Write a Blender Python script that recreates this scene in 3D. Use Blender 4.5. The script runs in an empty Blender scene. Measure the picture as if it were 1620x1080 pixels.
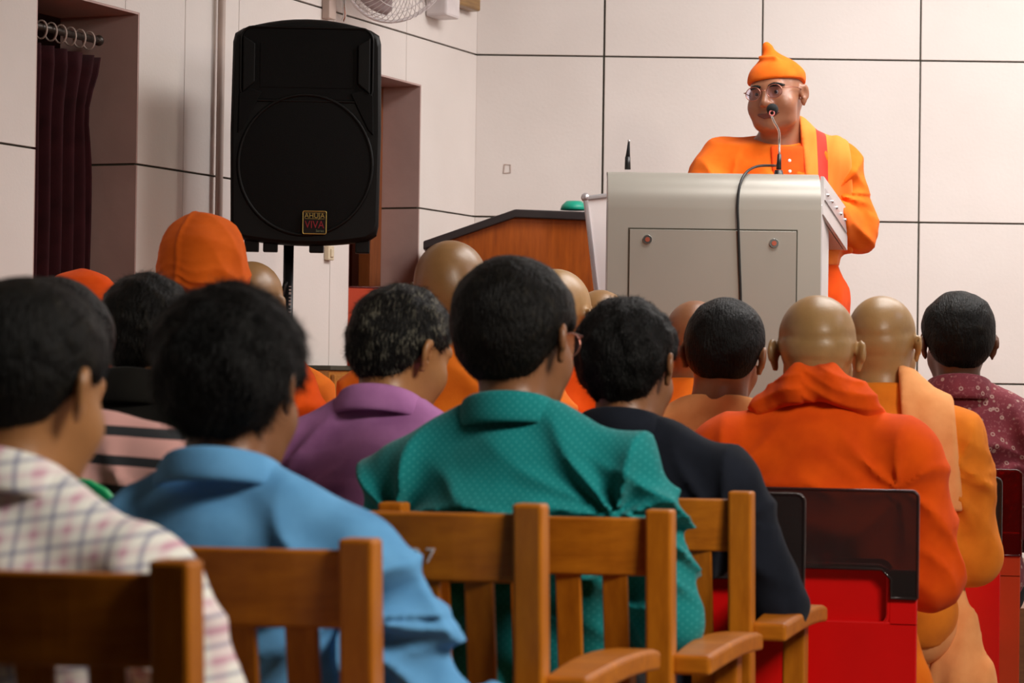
import bpy, bmesh, math, random
import numpy as np
from mathutils import Vector, Matrix
random.seed(3)
SC = bpy.context.scene
COL = SC.collection
PI = math.pi

# ------------------------------------------------------------------ camera
CAMZ, FPX, PITCH, ROLL = 1.135, 4000.0, math.radians(0.716), 0.0135
cd = bpy.data.cameras.new('camera'); cam = bpy.data.objects.new('camera', cd); COL.objects.link(cam)
cd.sensor_width = 36.0; cd.lens = 36.0 * FPX / 1620.0
cd.clip_start = 0.05; cd.clip_end = 60
CM = Matrix.Rotation(PI / 2 + PITCH, 3, 'X') @ Matrix.Rotation(ROLL, 3, 'Z')
cam.matrix_world = Matrix.Translation((0, 0, CAMZ)) @ CM.to_4x4()
cd.dof.use_dof = True; cd.dof.focus_distance = 7.4; cd.dof.aperture_fstop = 6.8
SC.camera = cam

def at(px, py, Y):
    d = CM @ Vector(((px - 810) / FPX, (540 - py) / FPX, -1.0))
    k = Y / d.y
    return Vector((d.x * k, Y, CAMZ + d.z * k))

# ------------------------------------------------------------------ light, world, exposure
w = bpy.data.worlds.new('world'); SC.world = w; w.use_nodes = True
w.node_tree.nodes['Background'].inputs[0].default_value = (1.0, 0.86, 0.74, 1)
w.node_tree.nodes['Background'].inputs[1].default_value = 0.07
vs = SC.view_settings
vs.view_transform = 'Standard'; vs.look = 'None'; vs.gamma = 1.0; vs.use_curve_mapping = False
vs.exposure = 0.0

def area(name, loc, target, size, power, col, sy=None, spread=PI):
    l = bpy.data.lights.new(name, 'AREA'); l.energy = power; l.color = col
    l.shape = 'RECTANGLE'; l.size = size; l.size_y = sy or size; l.spread = spread
    o = bpy.data.objects.new(name, l); COL.objects.link(o); o.location = loc
    o.rotation_euler = (Vector(target) - Vector(loc)).to_track_quat('-Z', 'Y').to_euler()
    return o
area('stage_ceiling_light', (2.0, 8.1, 3.38), (1.7, 8.8, 0.6), 2.4, 106, (1.0, 0.97, 0.94), 0.9)
area('front_ceiling_light', (1.5, 6.6, 3.38), (1.35, 7.1, 0.5), 1.4, 30, (1.0, 0.95, 0.90), 0.5, 2.3)
area('hall_ceiling_light', (2.0, 2.2, 3.38), (0.3, 3.9, 0.8), 1.2, 78, (1.0, 0.94, 0.86), 1.6, 1.9)
area('side_wall_light', (2.2, 2.9, 2.45), (-0.5, 8.0, 1.6), 0.30, 26, (1.0, 0.86, 0.70))
area('cool_side_light', (3.2, 6.2, 2.9), (-0.6, 8.2, 1.6), 0.5, 10, (0.80, 0.82, 1.0))

# ------------------------------------------------------------------ materials
def srgb(r, g, b):
    f = lambda c: (c / 255) / 12.92 if c / 255 <= 0.04045 else ((c / 255 + 0.055) / 1.055) ** 2.4
    return (f(r), f(g), f(b), 1)

class NT:
    def __init__(s, name):
        s.m = bpy.data.materials.new(name); s.m.use_nodes = True
        s.t = s.m.node_tree; s.n = s.t.nodes; s.p = s.n['Principled BSDF']
    def node(s, typ, **kw):
        n = s.n.new(typ)
        for k, v in kw.items():
            if k.startswith('i_'): n.inputs[int(k[2:])].default_value = v
            else: setattr(n, k, v)
        return n
    def link(s, a, b): s.t.links.new(a, b)
    def coord(s, scale=(1, 1, 1), rot=(0, 0, 0)):
        c = s.node('ShaderNodeTexCoord'); mp = s.node('ShaderNodeMapping')
        mp.inputs['Scale'].default_value = scale; mp.inputs['Rotation'].default_value = rot
        s.link(c.outputs['Object'], mp.inputs[0]); return mp.outputs[0]
    def noise(s, vec, scale, detail=3, rough=0.5):
        n = s.node('ShaderNodeTexNoise'); n.inputs['Scale'].default_value = scale
        n.inputs['Detail'].default_value = detail; n.inputs['Roughness'].default_value = rough
        s.link(vec, n.inputs['Vector']); return n.outputs['Fac']
    def ramp(s, fac, stops):
        r = s.node('ShaderNodeValToRGB'); e = r.color_ramp.elements
        while len(e) < len(stops): e.new(0.5)
        for i, (p, c) in enumerate(stops): e[i].position = p; e[i].color = c
        s.link(fac, r.inputs[0]); return r.outputs[0]
    def math(s, op, a, b=None):
        n = s.node('ShaderNodeMath', operation=op)
        for i, v in enumerate((a, b)):
            if v is None: continue
            if isinstance(v, (int, float)): n.inputs[i].default_value = v
            else: s.link(v, n.inputs[i])
        return n.outputs[0]
    def mix(s, fac, a, b):
        n = s.node('ShaderNodeMix', data_type='RGBA')
        for i, v in ((0, fac), (6, a), (7, b)):
            if isinstance(v, (int, float, tuple)): n.inputs[i].default_value = v
            else: s.link(v, n.inputs[i])
        return n.outputs[2]
    def bump(s, h, strength, dist=0.01):
        b = s.node('ShaderNodeBump'); b.inputs['Strength'].default_value = strength; b.inputs['Distance'].default_value = dist
        s.link(h, b.inputs['Height']); s.link(b.outputs[0], s.p.inputs['Normal'])
    def base(s, v):
        if isinstance(v, tuple): s.p.inputs['Base Color'].default_value = v
        else: s.link(v, s.p.inputs['Base Color'])
    def set(s, **kw):
        for k, v in kw.items(): s.p.inputs[k.replace('_', ' ')].default_value = v
        return s

def dk(c, f): return (c[0] * f, c[1] * f, c[2] * f, 1)

def simple(name, col, rough=0.5, metal=0.0, var=0.12, scale=8, bump=0.0, bscale=60):
    t = NT(name); v = t.coord()
    t.base(t.ramp(t.noise(v, scale), [(0.3, dk(col, 1 - var)), (0.7, dk(col, 1 + var * 0.6))]))
    t.set(Roughness=rough, Metallic=metal)
    if bump: t.bump(t.noise(v, bscale), bump, 0.004)
    return t.m

def wrinkle(t, wr=0.35, weave=900):
    n = t.node('ShaderNodeTexNoise'); n.noise_type = 'RIDGED_MULTIFRACTAL'
    n.inputs['Scale'].default_value = 7.5; n.inputs['Detail'].default_value = 3; n.inputs['Distortion'].default_value = 0.7
    t.link(t.coord((1.0, 1.0, 0.45), (0.3, 0.5, 0.2)), n.inputs['Vector'])
    b = t.noise(t.coord(), weave, 1)
    t.bump(t.math('ADD', t.math('MULTIPLY', n.outputs['Fac'], 0.55), t.math('MULTIPLY', b, 0.05)), wr, 0.035)
def fabric(name, col, col2=None, rough=0.85, weave=900, wr=0.5, var=0.10, sheen=0.04):
    t = NT(name); v = t.coord()
    c = t.ramp(t.noise(v, 14, 4), [(0.3, dk(col, 1 - var)), (0.7, col2 or dk(col, 1 + var * 0.5))])
    t.base(c); t.set(Roughness=rough, Sheen_Weight=sheen, Specular_IOR_Level=0.12)
    wrinkle(t, wr, weave); return t.m

def skin(name, col, rough=0.42, scalp=None):
    t = NT(name); v = t.coord()
    c = t.ramp(t.noise(v, 22, 5, 0.6), [(0.3, dk(col, 0.86)), (0.7, dk(col, 1.08))])
    c = t.mix(t.math('MULTIPLY', t.noise(v, 6, 2), 0.35), c, dk((col[0] * 1.15, col[1] * 0.8, col[2] * 0.7, 1), 1))
    t.base(c); t.set(Roughness=rough, Specular_IOR_Level=0.5)
    t.p.inputs['Subsurface Weight'].default_value = 0.06
    t.p.inputs['Subsurface Radius'].default_value = (0.01, 0.004, 0.002)
    t.bump(t.noise(v, 260, 2), 0.12, 0.002)
    return t.m

def hairmat(name, col, grey=None, gpos=0.6):
    t = NT(name)
    st = t.noise(t.coord((1.0, 0.25, 0.25)), 240, 3, 0.6)
    cl = t.noise(t.coord(), 34, 3, 0.6)
    mixv = t.math('ADD', t.math('MULTIPLY', st, 0.55), t.math('MULTIPLY', cl, 0.45))
    hi = grey or dk(col, 2.4)
    t.base(t.ramp(mixv, [(0.35, dk(col, 0.5)), (gpos - 0.07, col), (gpos + 0.08, hi)]))
    t.set(Roughness=0.55, Specular_IOR_Level=0.16)
    t.bump(t.math('ADD', st, cl), 0.7, 0.008)
    return t.m

def woodmat(name, dark, light, rough=0.38, axis=(1.2, 1.2, 14.0), rot=(0, 0, 0), coat=0.25):
    t = NT(name); v = t.coord(axis, rot)
    n = t.noise(v, 9, 5, 0.6)
    t.base(t.ramp(n, [(0.3, dark), (0.7, light)])); t.set(Roughness=rough, Coat_Weight=coat, Coat_Roughness=0.2, Specular_IOR_Level=0.3)
    t.bump(n, 0.08, 0.003); return t.m

M = {}
def wall_mat():
    t = NT('wall_paint'); v = t.coord()
    base = t.ramp(t.noise(v, 2.2, 4), [(0.3, (0.71, 0.650, 0.612, 1)), (0.7, (0.77, 0.712, 0.675, 1))])
    spot = t.ramp(t.noise(v, 31, 6, 0.65), [(0.69, (0, 0, 0, 1)), (0.76, (1, 1, 1, 1))])
    t.base(t.mix(t.math('MULTIPLY', spot, 0.22), base, (0.42, 0.32, 0.26, 1)))
    t.set(Roughness=0.6, Specular_IOR_Level=0.3)
    t.bump(t.noise(v, 90, 4), 0.12, 0.004); return t.m
M['wall'] = wall_mat()
M['rear'] = simple('rear_wall_paint', (0.24, 0.20, 0.17, 1), 0.8)
M['jamb'] = simple('jamb_paint', (0.50, 0.34, 0.31, 1), 0.6, var=0.10, scale=5, bump=0.2, bscale=30)
M['groove'] = simple('panel_gap_dark', (0.060, 0.055, 0.038, 1), 0.8)
M['floor'] = simple('floor_stone', (0.14, 0.11, 0.09, 1), 0.35, var=0.2, scale=20)
M['ceiling'] = simple('ceiling_paint', (0.5, 0.46, 0.42, 1), 0.8)
M['curtain'] = fabric('curtain_cloth', (0.028, 0.006, 0.008, 1), (0.045, 0.009, 0.012, 1), 0.8, 300, 0.2)
M['blackplastic'] = simple('speaker_black_plastic', (0.0035, 0.0035, 0.0035, 1), 0.5, var=0.2, bump=0.1, bscale=500)
M['grille'] = simple('speaker_grille_black', (0.0022, 0.0022, 0.0022, 1), 0.8, bump=0.25, bscale=700)
for k_ in ('blackplastic', 'grille'): M[k_].node_tree.nodes['Principled BSDF'].inputs['Specular IOR Level'].default_value = 0.2
M['blackmetal'] = simple('black_metal', (0.008, 0.008, 0.009, 1), 0.4)
M['gold'] = simple('badge_gold', (0.62, 0.47, 0.14, 1), 0.35, 0.8)
M['badgered'] = simple('badge_red', (0.25, 0.010, 0.02, 1), 0.4)
M['badgegreen'] = simple('badge_green_grey', (0.16, 0.19, 0.11, 1), 0.4)
M['badgeblack'] = simple('badge_black', (0.010, 0.007, 0.006, 1), 0.3)
M['lectern'] = simple('lectern_grey_metal', (0.33, 0.31, 0.27, 1), 0.36, 0.15, var=0.04, scale=3)
M['lectern_trim'] = simple('lectern_light_metal', (0.62, 0.59, 0.58, 1), 0.42, 0.1, var=0.04)
M['chrome'] = simple('chrome', (0.75, 0.75, 0.75, 1), 0.16, 1.0, var=0.02)
M['lockred'] = simple('lock_copper', (0.42, 0.10, 0.06, 1), 0.3, 0.5)
M['foam'] = simple('microphone_foam', (0.010, 0.010, 0.011, 1), 0.95, bump=0.6, bscale=400)
M['ringred'] = simple('microphone_ring', (0.75, 0.22, 0.20, 1), 0.4)
M['deskwood'] = woodmat('desk_wood', (0.27, 0.055, 0.005, 1), (0.42, 0.095, 0.008, 1), 0.4, (6, 6, 0.7))
M['darktop'] = simple('dark_edge', (0.020, 0.013, 0.014, 1), 0.4)
M['doorwood'] = woodmat('door_wood', (0.17, 0.045, 0.012, 1), (0.26, 0.075, 0.02, 1), 0.4, (8, 8, 0.6))
M['cabwood'] = woodmat('cabinet_wood', (0.36, 0.13, 0.022, 1), (0.50, 0.20, 0.035, 1), 0.4, (1, 8, 8))
M['chairwood'] = woodmat('chair_wood', (0.33, 0.090, 0.003, 1), (0.52, 0.165, 0.007, 1), 0.42, (5, 5, 0.9), coat=0.12)
M['chairrail'] = woodmat('chair_rail_wood', (0.33, 0.090, 0.003, 1), (0.52, 0.165, 0.007, 1), 0.42, (0.9, 5, 5), coat=0.12)
M['whiteboard'] = simple('whiteboard_white', (0.90, 0.86, 0.86, 1), 0.25, var=0.02)
M['alu'] = simple('brushed_aluminium', (0.55, 0.53, 0.55, 1), 0.35, 0.6)
M['green'] = simple('green_plastic', (0.01, 0.36, 0.24, 1), 0.4)
M['greenchair'] = simple('green_chair_plastic', (0.01, 0.40, 0.14, 1), 0.4)
M['redplastic'] = simple('red_plastic', (0.66, 0.004, 0.004, 1), 0.28, var=0.05)
M['redorange'] = simple('orange_red_plastic', (0.50, 0.045, 0.008, 1), 0.3, var=0.05)
M['switch'] = simple('switch_plate_cream', (0.66, 0.56, 0.40, 1), 0.4)
M['switchblue'] = simple('switch_toggle_dark', (0.02, 0.018, 0.04, 1), 0.4)
M['bronze'] = simple('dark_bronze', (0.055, 0.042, 0.034, 1), 0.4, 0.4)
M['fanwhite'] = simple('fan_white', (0.72, 0.66, 0.66, 1), 0.35)
M['fanblade'] = simple('fan_blade', (0.42, 0.33, 0.33, 1), 0.4)
M['fanboard'] = woodmat('fan_board_wood', (0.20, 0.10, 0.03, 1), (0.32, 0.18, 0.05, 1))
M['pipe'] = simple('conduit_paint', (0.48, 0.37, 0.32, 1), 0.5, var=0.2, scale=4)
M['cable'] = simple('cable_black', (0.006, 0.006, 0.006, 1), 0.45)
M['whiteprint'] = simple('white_print', (0.55, 0.5, 0.5, 1), 0.6)
M['paper'] = simple('paper_tag', (0.7, 0.65, 0.62, 1), 0.7)
M['eyewhite'] = simple('eye_white', (0.34, 0.27, 0.24, 1), 0.2, var=0.02)
M['iris'] = simple('iris_dark', (0.012, 0.007, 0.005, 1), 0.1)
M['spectacle'] = simple('spectacle_metal', (0.46, 0.20, 0.15, 1), 0.25, 0.8)
M['stagewood'] = woodmat('stage_wood', (0.14, 0.05, 0.02, 1), (0.2, 0.08, 0.03, 1))

def smoke(name, col, dens):
    t = NT(name); t.n.remove(t.p)
    tr = t.node('ShaderNodeBsdfTransparent'); tr.inputs[0].default_value = col
    gl = t.node('ShaderNodeBsdfGlossy'); gl.inputs['Roughness'].default_value = 0.12
    gl.inputs[0].default_value = (0.9, 0.85, 0.85, 1)
    df = t.node('ShaderNodeBsdfDiffuse'); df.inputs[0].default_value = dk(col, 0.12)
    fr = t.node('ShaderNodeFresnel'); fr.inputs[0].default_value = 1.45
    m1 = t.node('ShaderNodeMixShader'); m1.inputs[0].default_value = dens
    t.link(tr.outputs[0], m1.inputs[1]); t.link(df.outputs[0], m1.inputs[2])
    m2 = t.node('ShaderNodeMixShader'); t.link(fr.outputs[0], m2.inputs[0])
    t.link(m1.outputs[0], m2.inputs[1]); t.link(gl.outputs[0], m2.inputs[2])
    t.link(m2.outputs[0], t.n['Material Output'].inputs[0]); return t.m
M['smoke'] = smoke('smoked_acrylic', (0.42, 0.34, 0.33, 1), 0.35)
M['redclear'] = smoke('red_clear_plastic', (0.75, 0.05, 0.04, 1), 0.3)
M['lens'] = smoke('spectacle_lens', (0.88, 0.82, 0.97, 1), 0.03)

# ------------------------------------------------------------------ object helpers
def link(name, me, mat=None, parent=None):
    o = bpy.data.objects.new(name, me); COL.objects.link(o)
    if mat is not None: me.materials.append(mat)
    if parent is not None: o.parent = parent
    return o
def tag(o, label=None, cat=None, group=None, kind=None):
    if label: o['label'] = label
    if cat: o['category'] = cat
    if group: o['group'] = group
    if kind: o['kind'] = kind
    return o
def empty(name, loc=(0, 0, 0), rz=0.0):
    e = bpy.data.objects.new(name, None); COL.objects.link(e)
    e.location = loc; e.rotation_euler = (0, 0, rz); e.empty_display_size = 0.1; return e
def pymesh(name, v, f, smooth=False):
    me = bpy.data.meshes.new(name); me.from_pydata([tuple(p) for p in v], [], [tuple(q) for q in f])
    me.validate(); me.update()
    if smooth: me.polygons.foreach_set('use_smooth', [True] * len(me.polygons))
    return me
class MB:
    """collects shapes into one mesh"""
    def __init__(s): s.bm = bmesh.new()
    def box(s, lo, hi, bev=0.0, seg=2, mtx=None):
        b = bmesh.new(); bmesh.ops.create_cube(b, size=1)
        c = [(lo[i] + hi[i]) / 2 for i in range(3)]; d = [hi[i] - lo[i] for i in range(3)]
        for v in b.verts: v.co = Vector([c[i] + v.co[i] * d[i] for i in range(3)])
        if bev: bmesh.ops.bevel(b, geom=list(b.edges), offset=bev, segments=seg, affect='EDGES', profile=0.5)
        s._add(b, mtx); return s
    def _add(s, b, mtx=None):
        if mtx is not None: bmesh.ops.transform(b, matrix=mtx, verts=b.verts)
        me = bpy.data.meshes.new('t'); b.to_mesh(me); b.free(); s.bm.from_mesh(me); bpy.data.meshes.remove(me)
    def tube(s, pts, r, seg=10, cap=True, rs=None):
        pts = [Vector(p) for p in pts]; n = len(pts); b = s.bm; rings = []
        up = Vector((0, 0, 1)); prev = None
        for i, p in enumerate(pts):
            t = (pts[min(i + 1, n - 1)] - pts[max(i - 1, 0)]).normalized()
            if prev is None:
                a = t.cross(up)
                if a.length < 1e-3: a = t.cross(Vector((0, 1, 0)))
                a.normalize()
            else:
                a = (prev - t * prev.dot(t)).normalized()
            prev = a; c = t.cross(a); rr = rs[i] if rs else r
            rings.append([b.verts.new(p + a * rr * math.cos(2 * PI * k / seg) + c * rr * math.sin(2 * PI * k / seg)) for k in range(seg)])
        for i in range(n - 1):
            for k in range(seg):
                f = b.faces.new((rings[i][k], rings[i][(k + 1) % seg], rings[i + 1][(k + 1) % seg], rings[i + 1][k])); f.smooth = True
        if cap:
            b.faces.new(rings[0][::-1]); b.faces.new(rings[-1])
        return s
    def sphere(s, c, r, u=20, v=14, sc=(1, 1, 1), mtx=None):
        b = bmesh.new(); bmesh.ops.create_uvsphere(b, u_segments=u, v_segments=v, radius=1)
        for vv in b.verts: vv.co = Vector((c[0] + vv.co.x * r * sc[0], c[1] + vv.co.y * r * sc[1], c[2] + vv.co.z * r * sc[2]))
        for f in b.faces: f.smooth = True
        s._add(b, mtx); return s
    def prism(s, poly, axis, a, b_, bev=0.0, mtx=None):
        """polygon in the two other axes, extruded along axis from a to b_"""
        b = bmesh.new()
        def P(p, t):
            q = [0, 0, 0]; o = [i for i in range(3) if i != axis]; q[o[0]] = p[0]; q[o[1]] = p[1]; q[axis] = t; return q
        lo = [b.verts.new(P(p, a)) for p in poly]; hi = [b.verts.new(P(p, b_)) for p in poly]
        b.faces.new(lo[::-1]); b.faces.new(hi); n = len(poly)
        for i in range(n): b.faces.new((lo[i], lo[(i + 1) % n], hi[(i + 1) % n], hi[i]))
        bmesh.ops.recalc_face_normals(b, faces=b.faces)
        if bev: bmesh.ops.bevel(b, geom=list(b.edges), offset=bev, segments=2, affect='EDGES', profile=0.5)
        s._add(b, mtx); return s
    def cyl(s, p, q, r, seg=20, r2=None):
        return s.tube([p, q], r, seg, True, [r, r2 if r2 is not None else r])
    def mesh(s, name):
        bmesh.ops.recalc_face_normals(s.bm, faces=s.bm.faces)
        me = bpy.data.meshes.new(name); s.bm.to_mesh(me); s.bm.free(); return me
    def obj(s, name, mat, parent=None, loc=None):
        o = link(name, s.mesh(name), mat, parent)
        if loc is not None: o.location = loc
        return o
def rrect(w, h, r, cx=0, cy=0, seg=5):
    p = []
    for (sx, sy, a0) in ((1, 1, 0), (-1, 1, 90), (-1, -1, 180), (1, -1, 270)):
        for k in range(seg + 1):
            a = math.radians(a0 + 90 * k / seg)
            p.append((cx + sx * (w / 2 - r) + r * math.cos(a), cy + sy * (h / 2 - r) + r * math.sin(a)))
    return p
def copy_tree(o, parent=None):
    c = o.copy(); COL.objects.link(c); c.parent = parent
    for ch in list(o.children): copy_tree(ch, c)
    return c
def text_obj(name, s, size, mat, parent, mtx, sx=1.0, extrude=0.0006):
    cu = bpy.data.curves.new(name, 'FONT'); cu.body = s; cu.size = size; cu.extrude = extrude
    cu.align_x = 'CENTER'; cu.align_y = 'CENTER'
    o = bpy.data.objects.new('tmp', cu); COL.objects.link(o)
    dg = bpy.context.evaluated_depsgraph_get(); me = bpy.data.meshes.new_from_object(o.evaluated_get(dg))
    bpy.data.objects.remove(o); me.transform(mtx @ Matrix.Diagonal((sx, 1, 1, 1)))
    return link(name, me, mat, parent)

# ------------------------------------------------------------------ the room
CX, CY = -0.151, 9.75                      # the corner of back wall and splayed left wall
LD = Vector((-0.3883, -0.9215, 0))          # along the left wall, towards the hall
LN = Vector((0.9215, -0.3883, 0))           # left wall normal, into the room
CEIL = 3.45
STAGE_Y, STAGE_Z = 7.60, 0.45
o = MB().box((-7, -3.2, -0.1), (4.2, 10.2, 0)).obj('floor', M['floor']); tag(o, kind='structure')
o = MB().box((-7, -3.2, CEIL), (4.2, 10.2, CEIL + 0.1)).obj('ceiling', M['ceiling']); tag(o, kind='structure')
o = MB().box((4.0, -3.2, 0), (4.15, 10.2, CEIL)).obj('wall_right', M['wall']); tag(o, kind='structure')
o = MB().box((-7, -3.2, 0), (4.2, -3.05, CEIL)).obj('wall_rear', M['rear']); tag(o, kind='structure')
# back wall: dark backing and one board per panel
wb = MB().box((CX - 0.02, CY + 0.012, 0), (4.0, CY + 0.15, CEIL)).obj('wall_back', M['groove']); tag(wb, kind='structure')
xs = [CX] + [0.341 + 0.6107 * k for k in range(6)] + [4.0]
zs = [0.0, 0.50, 1.118, 1.737, 2.362, 2.98, CEIL]
G = 0.0034
for i in range(len(xs) - 1):
    for j in range(len(zs) - 1):
        jx = random.uniform(-0.0012, 0.0012); jy = random.uniform(0, 0.0015)
        MB().box((xs[i] + (G + jx if i else 0), CY - jy, zs[j] + G), (xs[i + 1] - G + jx, CY + 0.014, zs[j + 1] - G), 0.0012, 1).obj('panel', M['wall'], wb)
mk = at(802, 267, CY - 0.004)
MB().tube([(mk.x + x, CY - 0.003, mk.z + z) for (x, z) in ((-0.013, -0.017), (0.013, -0.015), (0.014, 0.016), (-0.010, 0.017), (-0.013, -0.017))], 0.0022, 6, False).obj('wall_smudge', M['pipe'], wb)  # thin raised outline standing in for a small square smudge on the wall
# left wall: local frame x = distance from the corner, y = into the wall
LW = Matrix(((LD.x, -LN.x, 0, CX), (LD.y, -LN.y, 0, CY), (0, 0, 1, 0), (0, 0, 0, 1)))
def lw(t, d, z): return LW @ Vector((t, d, z))
OPEN = [(0.503, 1.08, 2.19), (2.48, 3.02, 2.185)]     # alcove door, curtained doorway: from, to, top
def subtract(rc, ops):
    out = [rc]
    for (a, b, top) in ops:
        nxt = []
        for (x0, x1, z0, z1) in out:
            if b <= x0 or a >= x1 or top <= z0: nxt.append((x0, x1, z0, z1)); continue
            if x0 < a: nxt.append((x0, a, z0, z1))
            if x1 > b: nxt.append((b, x1, z0, z1))
            if z1 > top: nxt.append((max(x0, a), min(x1, b), max(top, z0), z1))
        out = nxt
    return out
m_ = MB()
for rc in subtract((-0.02, 13.9, 0, CEIL), OPEN): m_.box((rc[0], 0.012, rc[2]), (rc[1], 0.26, rc[3]))
wl = m_.obj('wall_left', M['groove']); tag(wl, kind='structure'); wl.matrix_world = LW
ts = [0.0, 0.635, 1.22, 1.88, 2.215, 2.56, 3.35, 3.96, 5.2, 6.5, 8.0, 10.0, 13.9]
for i in range(len(ts) - 1):
    for j in range(len(zs) - 1):
        m_ = MB(); n = 0
        thin = 0.0016 if i in (3, 2) else G * 0.45
        for rc in subtract((ts[i] + (thin if i else 0), ts[i + 1] - thin, zs[j] + G, zs[j + 1] - G), OPEN):
            m_.box((rc[0], 0, rc[2]), (rc[1], 0.014, rc[3])); n += 1
        if n: m_.obj('panel', M['wall'], wl)
# plaster reveals of the two openings
for (a, b, top) in OPEN:
    for (z0, z1) in ((0, 1.737 - G), (1.737 + G, top)):
        MB().box((a, 0.001, z0), (a + 0.006, 0.27, z1)).obj('reveal', M['jamb'], wl)
        MB().box((b - 0.006, 0.001, z0), (b, 0.27, z1)).obj('reveal', M['jamb'], wl)
    MB().box((a + 0.006, 0.001, top - 0.006), (b - 0.006, 0.27, top)).obj('reveal', M['jamb'], wl)
# dark passage behind the curtain
o = MB().box((2.2, 0.9, 0), (3.5, 0.95, 2.4)).box((2.2, 0.27, 0), (2.25, 0.95, 2.4)).box((3.45, 0.27, 0), (3.5, 0.95, 2.4)).box((2.2, 0.27, 2.4), (3.5, 0.95, 2.45)).obj('wall_passage', M['jamb'])
o.matrix_world = LW; tag(o, kind='structure')
# alcove door: wooden frame and leaf
dr = empty('door_1'); dr.matrix_world = LW; tag(dr, kind='structure')
MB().box((0.509, 0.15, STAGE_Z), (0.60, 0.20, 2.184), 0.004).box((1.03, 0.15, STAGE_Z), (1.074, 0.20, 2.184), 0.004).box((0.60, 0.15, 2.10), (1.03, 0.20, 2.184), 0.004).obj('frame', M['doorwood'], dr)
MB().box((0.45, 0.85, STAGE_Z), (1.30, 0.89, 2.25)).obj('back_board', M['doorwood'], dr)
MB().box((0.45, 0.27, STAGE_Z), (0.49, 0.85, 2.25)).obj('side_board', M['doorwood'], dr)
MB().box((1.30, 0.27, STAGE_Z), (1.34, 0.85, 2.25)).obj('side_board', M['doorwood'], dr)
MB().box((0.45, 0.27, 2.25), (1.34, 0.85, 2.28)).obj('ceiling_board', M['doorwood'], dr)
MB().box((0.45, 0.20, STAGE_Z - 0.03), (1.34, 0.85, STAGE_Z)).obj('threshold', M['doorwood'], dr)
# stage
sp = [(CX, CY)]
p0 = Vector((CX, CY, 0)) + LD * ((CY - STAGE_Y) / 0.9215)
stg = [(p0.x + 0.005, STAGE_Y), (4.0, STAGE_Y), (4.0, CY), (CX + 0.005, CY)]
o = MB().prism(stg, 2, 0, STAGE_Z).obj('floor_stage', M['stagewood']); tag(o, kind='structure')
# painted conduit on the left wall and thin crack line
tc = 2.03
o = MB().tube([lw(tc, -0.022, 0.0), lw(tc, -0.022, CEIL)], 0.012, 12).obj('trim_1', M['pipe']); tag(o, kind='structure')

# switch plates
def plate(t, z, w_, h_, label, dark):
    r = empty('switch_plate'); r.matrix_world = LW @ Matrix.Translation((t, -0.0005, z)); tag(r, label, 'switch')
    MB().box((-w_ / 2, -0.018, -h_ / 2), (w_ / 2, 0, h_ / 2), 0.004).obj('plate', M['switch'], r)
    if dark:
        MB().prism([(-0.010, 0.022), (0.018, 0.022), (0.008, 0.004), (0.004, -0.02), (-0.006, -0.02)], 1, -0.028, -0.017).obj('toggle', M['switchblue'], r)
        MB().box((-0.012, -0.021, -0.045), (0.012, -0.017, -0.03), 0.001).obj('indicator', M['whiteprint'], r)
    else:
        MB().box((-0.010, -0.023, -0.014), (0.010, -0.017, 0.014), 0.002).obj('rocker', M['switch'], r)
plate(3.335, 1.578, 0.085, 0.10, 'cream switch plate with dark toggle on the wall left of the curtain', True)
plate(1.245, 1.535, 0.044, 0.05, 'small cream switch box on white wall under the loudspeaker', False)

# curtain, rod and rings
def curtain():
    r = empty('curtain'); r.matrix_world = LW; tag(r, 'dark maroon pleated curtain hanging in the doorway on the left', 'curtain')
    n, mz = 150, 40; v = []; f = []
    for j in range(mz + 1):
        z = 0.02 + (2.045 - 0.02) * j / mz
        for i in range(n + 1):
            u = i / n
            x = 2.60 + 0.41 * u
            k = min(1, (2.045 - z) / 0.5)
            x += -0.035 * math.exp(-((2.0 - z) / 0.09) ** 2) * (1 - u) - 0.012 * (1 - u) * math.sin(3 * z)
            if u < 0.3: x += -0.02 * math.exp(-((z - 2.03) / 0.03) ** 2) + 0.03 * math.exp(-((z - 1.9) / 0.12) ** 2) * (1 - u / 0.3)
            y = 0.085 + (0.020 + 0.012 * k) * math.sin(u * 2 * PI * 6.3 + 0.4 * math.sin(3 * z)) + 0.008 * math.sin(u * 41 + 2 * z)
            v.append((x, y, z))
    for j in range(mz):
        for i in range(n):
            a = j * (n + 1) + i; f.append((a, a + 1, a + n + 2, a + n + 1))
    o = link('cloth', pymesh('cloth', v, f, True), M['curtain'], r)
    md = o.modifiers.new('thick', 'SOLIDIFY'); md.thickness = 0.004
    rr = empty('curtain_rod'); rr.matrix_world = LW; tag(rr, 'bronze curtain rod with rings above the maroon curtain', 'curtain rod')
    MB().tube([(2.575, 0.085, 2.095), (3.02, 0.085, 2.095)], 0.011, 14).obj('pole', M['bronze'], rr)
    MB().sphere((2.568, 0.085, 2.095), 0.016).obj('finial', M['bronze'], rr)
    for k in range(8):
        x = 2.62 + 0.05 * k
        pts = [(x, 0.085 + 0.020 * math.cos(a), 2.088 + 0.026 * math.sin(a)) for a in np.linspace(0, 2 * PI, 17)]
        MB().tube(pts, 0.0028, 6, False).obj('ring', M['pipe'], rr)
curtain()

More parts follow.
